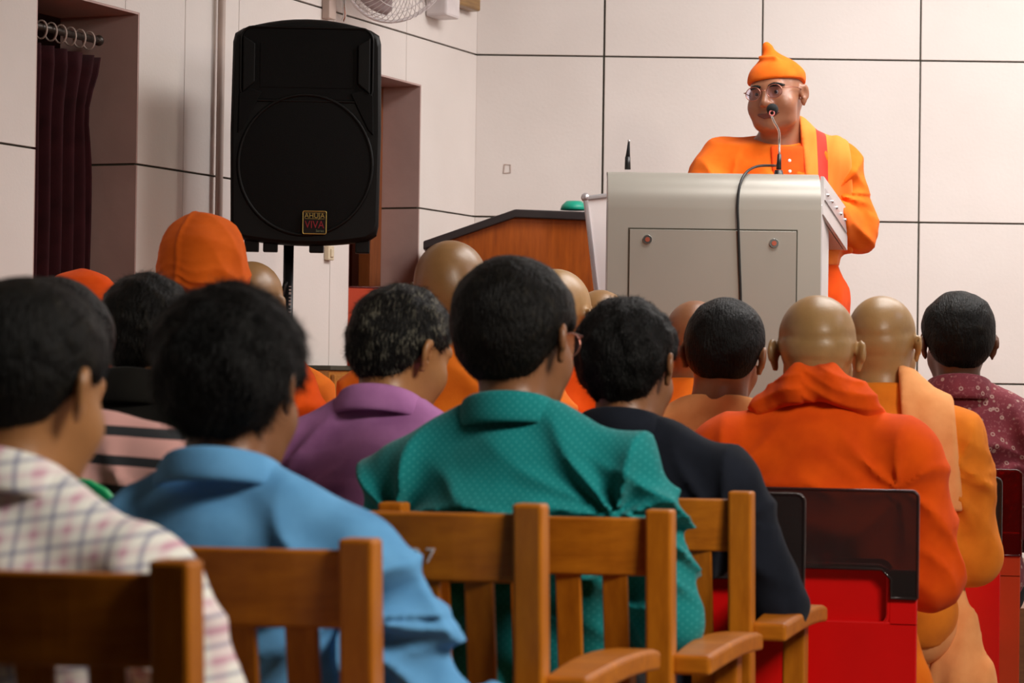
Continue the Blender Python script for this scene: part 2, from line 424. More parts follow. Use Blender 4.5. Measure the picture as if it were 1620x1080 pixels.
# ------------------------------------------------------------------ lectern
def lectern():
    r = empty('lectern', (0, 0, 0)); tag(r, 'grey metal lectern with rounded top in front of the speaking man', 'lectern')
    top, fy, by = 1.760, 7.70, 7.95
    xl, xr, fl = 0.287, 0.937, {-1: -0.028, 1: 0.055}; tf = {-1: -0.035, 1: 0.125}
    # front shell with rounded top: profile (y, z)
    prof = [(0.0, STAGE_Z), (0.0, top - 0.12)]
    for k in range(1, 9):
        a = PI / 2 * k / 8; prof.append((0.10 - 0.10 * math.cos(a), top - 0.12 + 0.12 * math.sin(a)))
    prof += [(0.135, top + 0.001)]
    v = []; f = []
    th = 0.012
    inner = [(0.0 + th, STAGE_Z)] + [(0.012 + y * 0.93, z - (0.010 if z > top - 0.13 else 0)) for (y, z) in prof[1:]]
    for x in (xl, xr):
        v += [(x, fy + y, z) for (y, z) in prof] + [(x, fy + y, z) for (y, z) in inner]
    n = len(prof); Q = 2 * n
    for i in range(n - 1):
        f += [(i, i + 1, Q + i + 1, Q + i), (n + i, Q + n + i, Q + n + i + 1, n + i + 1),
              (i, n + i, n + i + 1, i + 1), (Q + i, Q + i + 1, Q + n + i + 1, Q + n + i)]
    f += [(0, Q, Q + n, n), (n - 1, 2 * n - 1, Q + 2 * n - 1, Q + n - 1)]
    me = pymesh('front_shell', v, f); b = bmesh.new(); b.from_mesh(me); bmesh.ops.recalc_face_normals(b, faces=b.faces)
    for fc in b.faces: fc.smooth = len(fc.verts) == 4 and abs(fc.normal.x) < 0.5
    b.to_mesh(me); b.free()
    o = link('front_shell', me, M['lectern'], r)
    md = o.modifiers.new('edge', 'EDGE_SPLIT'); md.split_angle = math.radians(40)
    # door panel with a dark gap around it
    MB().box((0.350, fy - 0.0015, STAGE_Z + 0.08), (0.866, fy + 0.004, 1.583)).obj('door_gap', M['groove'], r)
    d = MB().box((0.354, fy - 0.005, STAGE_Z + 0.084), (0.862, fy + 0.001, 1.578), 0.001, 1).obj('door', M['lectern'], r)
    for (px, py) in ((1024, 379), (1224, 385)):
        p = at(px, py, fy)
        l = MB().cyl((p.x, fy - 0.012, p.z), (p.x, fy - 0.004, p.z), 0.0135, 20, 0.015).obj('lock', M['chrome'], d)
        l2 = MB().cyl((p.x, fy - 0.0145, p.z), (p.x, fy - 0.010, p.z), 0.0075, 14).obj('lock_core', M['lockred'], d)
    # splayed sides
    for s, x in ((-1, xl), (1, xr)):
        v = [(x, fy + 0.015, STAGE_Z), (x + s * fl[s], by, STAGE_Z), (x + s * fl[s], by, 1.60), (x, fy + 0.015, 1.66)]
        v2 = [(p[0] - s * 0.012, p[1], p[2]) for p in v]
        side = link('side_panel', pymesh('side_panel', v + v2, [(0, 1, 2, 3), (7, 6, 5, 4), (0, 4, 5, 1), (1, 5, 6, 2), (2, 6, 7, 3), (3, 7, 4, 0)]), M['lectern_trim'], r)
        # edge strip along the front
        MB().box((x - 0.003 if s > 0 else x - 0.004, fy + 0.003, STAGE_Z), (x + 0.004, fy + 0.02, 1.66), 0.001, 1).obj('edge_strip', M['alu'], r)
        # sloped tray side plate
        y0, y1 = fy + 0.06, 8.14
        fx = lambda y: x + s * (0.004 + tf[s] * (y - y0) / (y1 - y0))
        def plate3(pts, off, thick, nm, mat, par):
            vv = [(fx(y) + s * off, y, z) for (y, z) in pts]; vv2 = [(q[0] + s * thick, q[1], q[2]) for q in vv]
            k = len(pts); ff = [tuple(range(k)), tuple(range(2 * k - 1, k - 1, -1))] + [(i, i + k, (i + 1) % k + k, (i + 1) % k) for i in range(k)]
            me = pymesh(nm, vv + vv2, ff); b = bmesh.new(); b.from_mesh(me); bmesh.ops.recalc_face_normals(b, faces=b.faces); b.to_mesh(me); b.free()
            return link(nm, me, mat, par)
        if s < 0: continue
        sp_ = plate3([(y0, 1.752), (y1, 1.675), (y1, 1.545), (y0, 1.635)], 0.0, 0.010, 'tray_side', M['lectern_trim'], r)
        plate3([(y0 + 0.01, 1.715), (y1 - 0.05, 1.637), (y1 - 0.03, 1.600), (y0 + 0.01, 1.680)], 0.010, 0.004, 'slide_rail', M['alu'], sp_)
        for k in range(5):
            y = y0 + 0.04 + 0.068 * k; z = 1.697 - 0.0145 * 0.068 * k / 0.068 * 1.0
            MB().sphere((fx(y) + s * 0.015, y, z), 0.0055, 10, 8).obj('screw', M['chrome'], sp_)
    for s, x in ((-1, xl), (1, xr)):
        MB().prism([(fy + y + 0.002, z - 0.002) for (y, z) in prof] + [(fy + 0.135, 1.60), (fy + 0.03, STAGE_Z)], 0, x - (0.006 if s > 0 else 0.0), x + (0.0 if s > 0 else 0.006)).obj('end_cap', M['lectern_trim'], r)
    # tray top (sloping) and bottom
    def slab(pts, th, nm, mat):
        vv = [Vector(p) for p in pts]; v2 = [p - Vector((0, 0, th)) for p in vv]
        me = pymesh(nm, vv + v2, [(0, 1, 2, 3), (7, 6, 5, 4), (0, 4, 5, 1), (1, 5, 6, 2), (2, 6, 7, 3), (3, 7, 4, 0)])
        return link(nm, me, mat, r)
    slab([(xl, fy + 0.13, top), (xr, fy + 0.13, top), (xr + 0.125, 8.14, 1.677), (xl + 0.035, 8.14, 1.677)], 0.015, 'tray_top', M['lectern'])
    slab([(xl, fy + 0.06, 1.645), (xr, fy + 0.06, 1.645), (xr + 0.125, 8.14, 1.556), (xl + 0.035, 8.14, 1.556)], 0.010, 'tray_bottom', M['lectern_trim'])
lectern()
def smooth_path(pts, n=8):
    P = [Vector(p) for p in pts]; P = [P[0] * 2 - P[1]] + P + [P[-1] * 2 - P[-2]]; out = []
    for i in range(1, len(P) - 2):
        for k in range(n):
            t = k / n
            out.append(0.5 * ((2 * P[i]) + (P[i + 1] - P[i - 1]) * t + (2 * P[i - 1] - 5 * P[i] + 4 * P[i + 1] - P[i + 2]) * t * t + (-P[i - 1] + 3 * P[i] - 3 * P[i + 1] + P[i + 2]) * t ** 3))
    out.append(P[-2]); return out
# cable over the front of the lectern
pts = [at(1228, 262, 7.93), at(1205, 262, 7.84), at(1190, 266, 7.79), at(1178, 276, 7.735), at(1170, 295, 7.705), at(1167, 325, 7.692), at(1168, 360, 7.689), at(1170, 420, 7.689), at(1172, 480, 7.689), at(1174, 620, 7.685), Vector((1.0 * at(1174, 620, 7.68).x, 7.66, STAGE_Z + 0.006))]
o = MB().tube(smooth_path(pts, 6), 0.0042, 8).obj('microphone_cable', M['cable']); tag(o, 'thin black cable hanging over the front of the grey lectern', 'cable')
# gooseneck microphone in front of the man
def mic():
    r = empty('gooseneck_microphone'); b0 = at(1232, 263, 7.90)
    tag(r, 'black gooseneck microphone with foam head before the man\'s mouth', 'microphone')
    MB().cyl((b0.x, 7.90, b0.z - 0.05), (b0.x, 7.90, b0.z - 0.012), 0.02, 18, 0.012).obj('base', M['blackmetal'], r)
    MB().tube([at(1232, 268, 7.90), at(1233, 244, 7.90)], 0.0085, 14, True, [0.0085, 0.0065]).obj('grip', M['blackmetal'], r)
    path = smooth_path([at(1233, 244, 7.90), at(1233, 222, 7.90), at(1232, 207, 7.89), at(1225, 194, 7.88), at(1221, 184, 7.87), at(1221, 178, 7.86)], 6)
    MB().tube(path, 0.0038, 10).obj('neck', M['chrome'], r)
    h = at(1222, 173, 7.855)
    MB().sphere(h, 0.0185, 20, 14, (1, 1.25, 1.0)).obj('foam_head', M['foam'], r)
    pr = at(1221, 179, 7.838)
    pp = [Vector((pr.x + 0.0075 * math.cos(a), 7.836, pr.z + 0.0075 * math.sin(a))) for a in np.linspace(0, 2 * PI, 21)]
    MB().tube(pp, 0.0022, 8, False).obj('ring', M['ringred'], r)
mic()
def mic2():
    r = empty('short_microphone'); tag(r, 'short black microphone stub standing on the left end of the lectern', 'microphone')
    MB().cyl(at(993, 268, 7.92), at(993, 248, 7.92), 0.0095, 16, 0.0085).obj('base', M['blackmetal'], r)
    MB().tube([at(993, 250, 7.92), at(994, 238, 7.92), at(995, 222, 7.92)], 0.004, 10, True, [0.008, 0.0055, 0.003]).obj('neck', M['foam'], r)
    MB().sphere(at(995, 223, 7.92), 0.0042).obj('tip', M['alu'], r)
mic2()

# ------------------------------------------------------------------ wooden desk, whiteboard, bowl, cabinet
def desk():
    Y0, Y1 = 9.00, 9.24
    r = empty('wooden_desk'); tag(r, 'brown wooden desk with dark peaked top behind the audience heads', 'desk')
    P = lambda px, py: (at(px, py, Y0).x, at(px, py, Y0).z)
    a, b, c = P(678, 390), P(815, 343), P(945, 349)
    front = [(a[0], STAGE_Z), a, b, (c[0] + 0.12, c[1] - 0.003), (c[0] + 0.12, STAGE_Z)]
    MB().prism([(p[0], p[1]) for p in front], 1, Y0, Y1).obj('body', M['deskwood'], r)
    th = 0.026
    ov = 0.018
    top = [(a[0] - ov, a[1] - 0.012), (b[0], b[1] - 0.004), (c[0] + 0.14, c[1] - 0.006), (c[0] + 0.14, c[1] + th), (b[0], b[1] + th), (a[0] - ov, a[1] + th - 0.008)]
    MB().prism(top, 1, Y0 - 0.025, Y1 + 0.02, 0.004).obj('top', M['darktop'], r)
    MB().box((a[0] - 0.008, Y0 - 0.012, STAGE_Z), (a[0] + 0.012, Y0 + 0.02, a[1] - 0.005), 0.003).obj('corner_post', M['darktop'], r)
    q = at(908, 333, 9.15)
    v = []; f = []
    n = 28; pr = [(0.0, 0.0), (0.028, 0.0), (0.045, 0.016), (0.050, 0.032), (0.047, 0.032), (0.042, 0.017), (0.026, 0.004), (0.0, 0.004)]
    # upside-down bowl
    g = MB(); 
    rings = [[(q.x + rr * math.cos(2 * PI * k / n), 9.15 + rr * math.sin(2 * PI * k / n), q.z + 0.034 - zz) for k in range(n)] for rr, zz in pr]
    for R_ in rings: v += R_
    for i in range(len(pr) - 1):
        for k in range(n): f.append((i * n + k, i * n + (k + 1) % n, (i + 1) * n + (k + 1) % n, (i + 1) * n + k))
    o = link('bowl', pymesh('bowl', v, f, True), M['green'])
    tag(o, 'small teal green bowl upside down on the wooden desk', 'bowl')
desk()
def board():
    Y = 8.62
    r = empty('whiteboard'); tag(r, 'white writing board with aluminium frame leaning behind the grey lectern', 'whiteboard')
    A, B = at(922, 310, Y), at(952, 560, Y - 0.02)
    wd, dz = 0.60, B.z - 0.02
    ang = math.atan2(B.x - A.x, A.z - B.z)
    # local: x right, z down along the left edge
    H = (A.z - STAGE_Z) / math.cos(ang) - 0.03
    W = 0.55
    mt = Matrix.Translation((A.x, Y, A.z)) @ Matrix.Rotation(-ang, 4, 'Y') @ Matrix.Rotation(math.radians(4), 4, 'X')
    mm = lambda m_: m_
    def bx(nm, lo, hi, mat, bev=0.004):
        return MB().box(lo, hi, bev, 3, mt).obj(nm, mat, r)
    bx('board', (0.006, -0.004, -H + 0.01), (W - 0.006, 0.008, -0.01), M['whiteboard'], 0)
    for nm, lo, hi in (('frame_side', (0, -0.012, -H), (0.017, 0.014, 0)), ('frame_side', (W - 0.017, -0.012, -H), (W, 0.014, 0)),
                       ('frame_rail', (0, -0.011, -0.017), (W, 0.013, 0)), ('frame_rail', (0, -0.011, -H), (W, 0.013, -H + 0.017))):
        bx(nm, lo, hi, M['alu'], 0.005)
    for x in (0.0, W): MB().sphere((x + (0.009 if x == 0 else -0.009), 0, -0.006), 0.016, 14, 10, (1, 1, 1), mt).obj('corner_cap', M['alu'], r)
    s1 = MB().tube([mt @ Vector((W / 2, 0.02, -0.1)), Vector((A.x + W / 2, Y + 0.34, STAGE_Z + 0.01))], 0.01, 10).obj('rear_leg', M['alu'], r)
board()
def cabinet():
    r = empty('wooden_cabinet'); tag(r, 'low light-brown wooden cabinet with chrome knob below the white wall strip', 'cabinet')
    z = at(520, 578, 8.5).z
    mb = lambda lo, hi, bev, nm, mat, par: MB().box(lo, hi, bev, 2, LW).obj(nm, mat, par)
    mb((1.095, -0.12, STAGE_Z), (1.45, -0.002, z - 0.016), 0.002, 'body', M['cabwood'], r)
    mb((1.09, -0.128, z - 0.016), (1.455, -0.002, z), 0.003, 'top', M['groove'], r)
    dd = mb((1.105, -0.136, STAGE_Z + 0.05), (1.44, -0.121, z - 0.03), 0.003, 'door', M['cabwood'], r)
    k = lw(1.135, -0.15, at(540, 597, 8.5).z)
    MB().cyl(k - LN * 0.02, k + LN * 0.006, 0.008, 14).sphere(k + LN * 0.01, 0.0175, 18, 12).obj('knob', M['chrome'], dd)
cabinet()

# ------------------------------------------------------------------ loudspeaker on its stand
def speaker():
    Y = 7.40; c = at(484, 210, Y)
    r = empty('loudspeaker', (c.x, Y, 0), math.radians(3)); tag(r, 'large black loudspeaker with gold-framed badge raised on a stand', 'speaker')
    s = FPX / Y
    zt, zb = at(480, 30, Y).z, at(480, 388, Y).z
    W, D = 0.433, 0.36
    zc = (zt + zb) / 2; H = zt - zb
    # cabinet body: tapered to the back, domed top and bottom edges
    def sect(y, wsc, dz):
        p = []; n = 10; w2 = W / 2 * wsc; rad = 0.03
        hw = H / 2 - dz
        for k in range(n + 1):
            u = -1 + 2 * k / n
            p.append((u * (w2 - rad), y, zc - hw + 0.016 * u * u))
        p.append((w2 - 0.006, y, zc - hw + 0.032)); p.append((w2, y, zc - hw + 0.06))
        p.append((w2 + 0.004, y, zc)); p.append((w2, y, zc + hw - 0.07)); p.append((w2 - 0.006, y, zc + hw - 0.045))
        for k in range(n + 1):
            u = 1 - 2 * k / n
            p.append((u * (w2 - rad), y, zc + hw - 0.030 * u * u))
        p.append((-w2 + 0.006, y, zc + hw - 0.045)); p.append((-w2, y, zc + hw - 0.07)); p.append((-w2 - 0.004, y, zc))
        p.append((-w2, y, zc - hw + 0.06)); p.append((-w2 + 0.006, y, zc - hw + 0.032))
        return p
    secs = [sect(-0.012, 0.955, 0.012), sect(-0.006, 0.985, 0.005), sect(0.004, 1.0, 0.0), sect(0.05, 1.0, 0.0), sect(D * 0.5, 0.88, 0.008), sect(D, 0.62, 0.03)]
    v = [q for s_ in secs for q in s_]; n = len(secs[0]); f = []
    for i in range(len(secs) - 1):
        for k in range(n): f.append((i * n + k, i * n + (k + 1) % n, (i + 1) * n + (k + 1) % n, (i + 1) * n + k))
    f.append(tuple(range(n))[::-1]); f.append(tuple(range((len(secs) - 1) * n, len(secs) * n)))
    me = pymesh('cabinet', v, f); b = bmesh.new(); b.from_mesh(me); bmesh.ops.recalc_face_normals(b, faces=b.faces)
    for fc in b.faces: fc.smooth = len(fc.verts) == 4
    b.to_mesh(me); b.free(); o = link('cabinet', me, M['blackplastic'], r)
    md = o.modifiers.new('edge', 'EDGE_SPLIT'); md.split_angle = math.radians(35)
    # horn: recessed funnel drawn as a raised lip with a stepped throat
    hz = zt - 0.135; fy = -0.0135
    def frame(w0, h0, w1, h1, y0, y1, nm, mat, rad=0.03):
        a, c_ = rrect(w0, h0, rad, 0, hz), rrect(w1, h1, rad * 0.7, 0.01, hz - 0.004)
        v = [(p[0], y0, p[1]) for p in a] + [(p[0], y1, p[1]) for p in c_]; k = len(a)
        f = [(i, (i + 1) % k, k + (i + 1) % k, k + i) for i in range(k)]
        return link(nm, pymesh(nm, v, f, True), mat, r)
    lip = MB(); a = rrect(0.385, 0.215, 0.035, 0, hz); 
    lip.tube([(p[0], fy, p[1]) for p in a + a[:1]], 0.004, 8, False).obj('horn_lip', M['blackplastic'], r)
    frame(0.375, 0.205, 0.25, 0.11, fy - 0.001, fy + 0.0, 'horn_flare', M['grille'])
    # the throat is a dished plate just proud of the baffle
    n = 9; v = []; f = []
    for j in range(n + 1):
        for i in range(n + 1):
            u, w_ = -1 + 2 * i / n, -1 + 2 * j / n
            e = max(abs(u), abs(w_))
            v.append((u * 0.135, fy - 0.002 + 0.0 * e, hz + w_ * 0.068))
    for j in range(n):
        for i in range(n): a_ = j * (n + 1) + i; f.append((a_, a_ + 1, a_ + n + 2, a_ + n + 1))
    link('horn_throat', pymesh('horn_throat', v, f, True), M['grille'], r)
    for sx in (-1, 1):
        MB().prism([(sx * 0.185, hz + 0.08), (sx * 0.15, hz + 0.058), (sx * 0.15, hz - 0.055), (sx * 0.185, hz - 0.085)], 1, fy - 0.012, fy, 0.003).obj('horn_wing', M['blackplastic'], r)
    # woofer grille and its raised rim
    wz = zb + 0.235
    pts = [(0.195 * math.cos(a), fy, wz + 0.205 * math.sin(a)) for a in np.linspace(0, 2 * PI, 65)]
    MB().tube(pts, 0.0055, 8, False).obj('woofer_rim', M['blackplastic'], r)
    v = [(0, fy - 0.010, wz)]; f = []; rn = 8
    for i in range(1, rn + 1):
        for k in range(64):
            a = 2 * PI * k / 64; q = i / rn
            v.append((0.192 * q * math.cos(a), fy - 0.010 * (1 - q * q) - 0.001, wz + 0.202 * q * math.sin(a)))
    for k in range(64): f.append((0, 1 + k, 1 + (k + 1) % 64))
    for i in range(rn - 1):
        for k in range(64): f.append((1 + i * 64 + k, 1 + (i + 1) * 64 + k, 1 + (i + 1) * 64 + (k + 1) % 64, 1 + i * 64 + (k + 1) % 64))
    link('woofer_grille', pymesh('woofer_grille', v, f, True), M['grille'], r)
    for sx in (-1, 1):
        MB().prism([(sx * 0.130, wz + 0.21), (sx * 0.165, wz + 0.222), (sx * 0.195, wz + 0.205), (sx * 0.197, wz + 0.09), (sx * 0.182, wz + 0.105)], 1, fy - 0.006, fy + 0.002, 0.002).obj('port', M['grille'], r)
    # badge
    bp = at(497, 352, Y - 0.02); bx, bz = bp.x - c.x, bp.z
    g = MB(); pr = rrect(0.068, 0.066, 0.004, bx, bz)
    bd = g.tube([(p[0], fy - 0.012, p[1]) for p in pr + pr[:1]], 0.0016, 6, False).obj('badge', M['gold'], r)
    MB().box((bx - 0.033, fy - 0.011, bz - 0.032), (bx + 0.033, fy + 0.001, bz + 0.032)).obj('badge_plate', M['badgeblack'], bd)
    MB().box((bx - 0.029, fy - 0.0118, bz + 0.0275), (bx + 0.029, fy - 0.0108, bz + 0.0285)).box((bx - 0.029, fy - 0.0118, bz + 0.0105), (bx + 0.029, fy - 0.0108, bz + 0.0115)).obj('badge_lines', M['gold'], bd)
    R90 = Matrix.Rotation(PI / 2, 4, 'X')
    text_obj('lettering', 'AHUJA', 0.020, M['gold'], bd, Matrix.Translation((bx, fy - 0.0125, bz + 0.0195)) @ R90, 0.98)
    text_obj('lettering', 'VIVA', 0.031, M['badgered'], bd, Matrix.Translation((bx, fy - 0.0125, bz - 0.007)) @ R90, 0.86)
    text_obj('lettering', 'Series', 0.010, M['badgegreen'], bd, Matrix.Translation((bx + 0.016, fy - 0.0125, bz - 0.0245)) @ R90, 1.0)
    # feet
    for px in (0.17, -0.155, -0.10, 0.035):
        MB().box((px - 0.021, 0.01, zb - 0.020), (px + 0.021, 0.05, zb + 0.03), 0.003).obj('foot', M['blackplastic'], r)
    # stand
    sx = at(456, 440, Y + 0.17).x; sy = Y + 0.17
    st = empty('speaker_stand', (sx, sy, STAGE_Z)); tag(st, 'black tripod pole stand carrying the loudspeaker', 'stand')
    MB().cyl((0, 0, 0.22), (0, 0, zb - STAGE_Z + 0.03), 0.0155, 18).obj('pole', M['blackmetal'], st)
    MB().cyl((0, 0, 0.10), (0, 0, 0.66), 0.021, 18).obj('lower_tube', M['blackmetal'], st)
    MB().cyl((0, 0, 0.62), (0, 0, 0.69), 0.027, 18).obj('collar', M['blackmetal'], st)
    MB().tube(smooth_path([(-0.006, -0.016, 0.95), (-0.022, -0.014, 0.86), (-0.020, -0.016, 0.76), (-0.014, -0.018, 0.66), (-0.022, -0.02, 0.3), (-0.03, -0.05, 0.02)], 6), 0.0075, 8).obj('wrapped_cable', M['cable'], st)
    for k in range(3):
        a = 2 * PI * k / 3 + 0.5
        MB().tube([(0.02 * math.cos(a), 0.02 * math.sin(a), 0.42), (0.25 * math.cos(a), 0.25 * math.sin(a), 0.012)], 0.010, 10).obj('leg', M['blackmetal'], st)
    m_ = MB()
    for k in range(9):
        zz = 0.845 + 0.011 * k; m_.box((0.004, -0.0172, zz), (0.011, -0.0150, zz + 0.007 - 0.002 * (k % 3)))
    o_ = m_.obj('print_marks', M['whiteprint'], st); o_['kind'] = 'stuff'
    MB().prism([(0.012, 0.80 - 0.02), (0.035, 0.785 - 0.02), (0.013, 0.81)], 1, -0.022, -0.019).obj('tag', M['paper'], st)
speaker()

# ------------------------------------------------------------------ wall fan at the top
def fan():
    c = at(628, -58, 8.62); r = empty('wall_fan'); tag(r, 'white wire-cage wall fan cut by the top edge above the loudspeaker', 'fan')
    ax = Vector((0.50, -0.78, -0.36)).normalized()
    mt = Matrix.Translation(c) @ ax.to_track_quat('Z', 'Y').to_matrix().to_4x4()
    R_ = 0.205
    def prof(s):   # dome profile for front (s=1) and back (s=-1)
        return [(R_ * math.sin(a), s * 0.085 * math.cos(a) ** 0.8 if math.cos(a) > 0 else 0) for a in np.linspace(0.28, PI / 2, 12)]
    for s, nm in ((1, 'front_cage'), (-1, 'rear_cage')):
        m_ = MB(); P = prof(s)
        for k in range(60):
            a = 2 * PI * k / 60
            m_.tube([mt @ Vector((p[0] * math.cos(a + 0.25 * (1 - p[0] / R_)), p[0] * math.sin(a + 0.25 * (1 - p[0] / R_)), p[1])) for p in P], 0.0013, 4, False)
        for p in (P[0], P[4], P[8]):
            m_.tube([mt @ Vector((p[0] * math.cos(a), p[0] * math.sin(a), p[1])) for a in np.linspace(0, 2 * PI, 41)], 0.0018, 5, False)
        o_ = m_.obj(nm, M['fanwhite'], r); o_['kind'] = 'stuff'
    MB().tube([mt @ Vector((R_ * math.cos(a), R_ * math.sin(a), 0)) for a in np.linspace(0, 2 * PI, 61)], 0.006, 8, False).obj('rim', M['fanwhite'], r)
    m_ = MB(); m_.cyl(mt @ Vector((0, 0, 0.085)), mt @ Vector((0, 0, 0.075)), 0.06, 28); m_.obj('badge_disc', M['fanblade'], r)
    for k in range(3):
        a0 = 2 * PI * k / 3; v = []; f = []
        for i in range(9):
            q = 0.03 + 0.15 * i / 8
            for j in range(7):
                u = (j / 6 - 0.5) * (0.9 + 0.3 * i / 8) * (1.0 if i < 8 else 0.8)
                v.append(mt @ Vector((q * math.cos(a0 + u), q * math.sin(a0 + u), 0.022 * u)))
        for i in range(8):
            for j in range(6): a = i * 7 + j; f.append((a, a + 1, a + 8, a + 7))
        b_ = link('blade', pymesh('blade', v, f, True), M['fanblade'], r); md = b_.modifiers.new('t', 'SOLIDIFY'); md.thickness = 0.003
    MB().cyl(mt @ Vector((0, 0, 0.03)), mt @ Vector((0, 0, -0.02)), 0.035, 24).obj('hub', M['fanwhite'], r)
    MB().cyl(mt @ Vector((0, 0, -0.085)), mt @ Vector((0, 0, -0.21)), 0.062, 24, 0.05).obj('motor', M['fanwhite'], r)
    wp = lw(0.42, -0.02, at(690, -10, 9.3).z)
    MB().tube(smooth_path([mt @ Vector((0, 0, -0.15)), mt @ Vector((0.0, 0, -0.19)) + Vector((0.05, 0.12, -0.03)), wp + Vector((0, -0.05, 0)), wp], 6), 0.018, 12).obj('arm', M['fanwhite'], r)
    bw = MB().box((0.08, -0.05, 2.515), (0.33, -0.001, 2.72), 0.008, 2, LW).obj('wall_board', M['fanboard'], r)
    MB().box((0.36, -0.09, 2.445), (0.48, -0.001, 2.60), 0.01, 2, LW).obj('regulator', M['fanwhite'], r)
fan()
def bracket():
    t = 1.28
    r = empty('wall_bracket'); tag(r, 'small metal wall bracket with chrome hook above the loudspeaker top', 'bracket')
    z = at(497, 12, 8.5).z
    MB().box((t - 0.022, -0.03, z - 0.03), (t + 0.03, -0.001, z + 0.25), 0.003, 2, LW).obj('plate', M['pipe'], r)
    MB().tube(smooth_path([lw(t - 0.03, -0.06, z + 0.2), lw(t - 0.028, -0.055, z + 0.05), lw(t - 0.045, -0.05, z - 0.01), lw(t - 0.05, -0.04, z - 0.03)], 5), 0.006, 10).obj('hook', M['chrome'], r)
bracket()

# ------------------------------------------------------------------ wooden armchairs
YAW = math.radians(15)
def make_wood_chair():
    r = empty('wooden_armchair')
    W, hw = 0.50, 0.25; pw = 0.044
    H = 0.93
    for s in (-1, 1):
        m_ = MB()
        x0, x1 = (hw - pw, hw) if s > 0 else (-hw, -hw + pw)
        prof = [(0.04, 0.0), (0.08, 0.0), (0.062, 0.44), (0.024, H), (-0.022, H), (0.012, 0.44)]
        m_.prism(prof, 0, x0, x1, 0.005).obj('back_post', M['chairwood'], r)
    def curved(z0, z1, sag, y0, th, nm):
        n = 14; v = []; f = []
        xa = hw - pw + 0.004
        for i in range(n + 1):
            u = -1 + 2 * i / n; x = u * xa; y = y0 - sag * (1 - u * u)
            for (dy, z) in ((0, z0), (th, z0), (th, z1), (0, z1)):
                lean = -0.085 * (z - 0.44) / 0.49
                v.append((x, y + dy + lean, z))
        for i in range(n):
            for k in range(4): f.append((i * 4 + k, i * 4 + (k + 1) % 4, i * 4 + 4 + (k + 1) % 4, i * 4 + 4 + k))
        f += [(0, 1, 2, 3), (n * 4 + 3, n * 4 + 2, n * 4 + 1, n * 4)]
        me = pymesh(nm, v, f); b = bmesh.new(); b.from_mesh(me); bmesh.ops.recalc_face_normals(b, faces=b.faces)
        bmesh.ops.bevel(b, geom=[e for e in b.edges if len(e.link_faces) == 2 and e.calc_face_angle(0) > 0.8], offset=0.004, segments=2, affect='EDGES', profile=0.5)
        b.to_mesh(me); b.free()
        return link(nm, me, M['chairrail'], r)
    curved(0.818, 0.915, 0.032, 0.075, 0.024, 'top_rail')
    curved(0.52, 0.56, 0.032, 0.075, 0.022, 'lower_rail')
    for k in range(5):
        x = (k - 2) * 0.076; u = x / 0.21; y = 0.082 - 0.032 * (1 - u * u)
        v = [(-0.021, 0.555), (0.021, 0.555), (0.021, 0.822), (-0.021, 0.822)]
        m_ = MB(); sh = Matrix(((1, 0, 0, 0), (0, 1, -0.085 / 0.49, 0.44 * 0.085 / 0.49), (0, 0, 1, 0), (0, 0, 0, 1)))
        m_.box((x - 0.021, y, 0.553), (x + 0.021, y + 0.012, 0.824), 0.002, 1, sh).obj('slat', M['chairwood'], r)
    MB().box((-hw + 0.004, 0.05, 0.415), (hw - 0.004, 0.49, 0.445), 0.008).obj('seat', M['chairrail'], r)
    MB().box((-hw + pw, 0.085, 0.355), (hw - pw, 0.105, 0.415)).obj('apron', M['chairrail'], r); MB().box((-hw + pw, 0.44, 0.355), (hw - pw, 0.46, 0.415)).obj('apron', M['chairrail'], r)
    for s in (-1, 1):
        cx = s * (hw + 0.012)
        # arm: plate, curved plan, from rear post to front leg
        n = 10; v = []; f = []
        for i in range(n + 1):
            u = i / n; y = 0.02 + 0.46 * u
            ww = 0.032 + 0.006 * math.sin(u * PI); cc = cx + s * (0.016 + 0.012 * u)
            z = 0.672 + 0.010 * math.sin(u * PI) - 0.004 * u
            dr_ = 0.0 if i < n else 0.004
            for (dx, zz) in ((-ww, z - 0.017), (ww, z - 0.017), (ww, z + 0.017 - dr_), (-ww, z + 0.017 - dr_)): v.append((cc + dx, y, zz))
        for i in range(n):
            for k in range(4): f.append((i * 4 + k, i * 4 + (k + 1) % 4, i * 4 + 4 + (k + 1) % 4, i * 4 + 4 + k))
        f += [(0, 1, 2, 3), (n * 4 + 3, n * 4 + 2, n * 4 + 1, n * 4)]
        me = pymesh('armrest', v, f); b = bmesh.new(); b.from_mesh(me); bmesh.ops.recalc_face_normals(b, faces=b.faces)
        bmesh.ops.bevel(b, geom=[e for e in b.edges if len(e.link_faces) == 2 and e.calc_face_angle(0) > 0.8], offset=0.007, segments=3, affect='EDGES', profile=0.5)
        b.to_mesh(me); b.free(); link('armrest', me, M['chairrail'], r)
        MB().box((cx - 0.024 + s * 0.006, 0.405, 0.0), (cx + 0.020 + s * 0.006, 0.455, 0.657), 0.004).obj('front_leg', M['chairwood'], r)
        MB().box((cx - 0.012, 0.07, 0.17), (cx + 0.010, 0.41, 0.20), 0.003).obj('stretcher', M['chairrail'], r)
    return r
wc = make_wood_chair()
def put_chair(o, corner, Y, yaw, half, label, group, cat='chair', topz=None, yoff=0.0):
    """corner = pixel (x) of the rear right post outer edge at its top"""
    p = at(corner[0], corner[1], Y)
    off = Matrix.Rotation(-yaw, 3, 'Z') @ Vector((half, yoff, 0))
    o.location = (p.x - off.x, p.y - off.y, 0); o.rotation_euler = (0, 0, -yaw)
    if topz: 
        s = p.z / topz; o.scale = (1, 1, s)
    tag(o, label, cat, group); return o
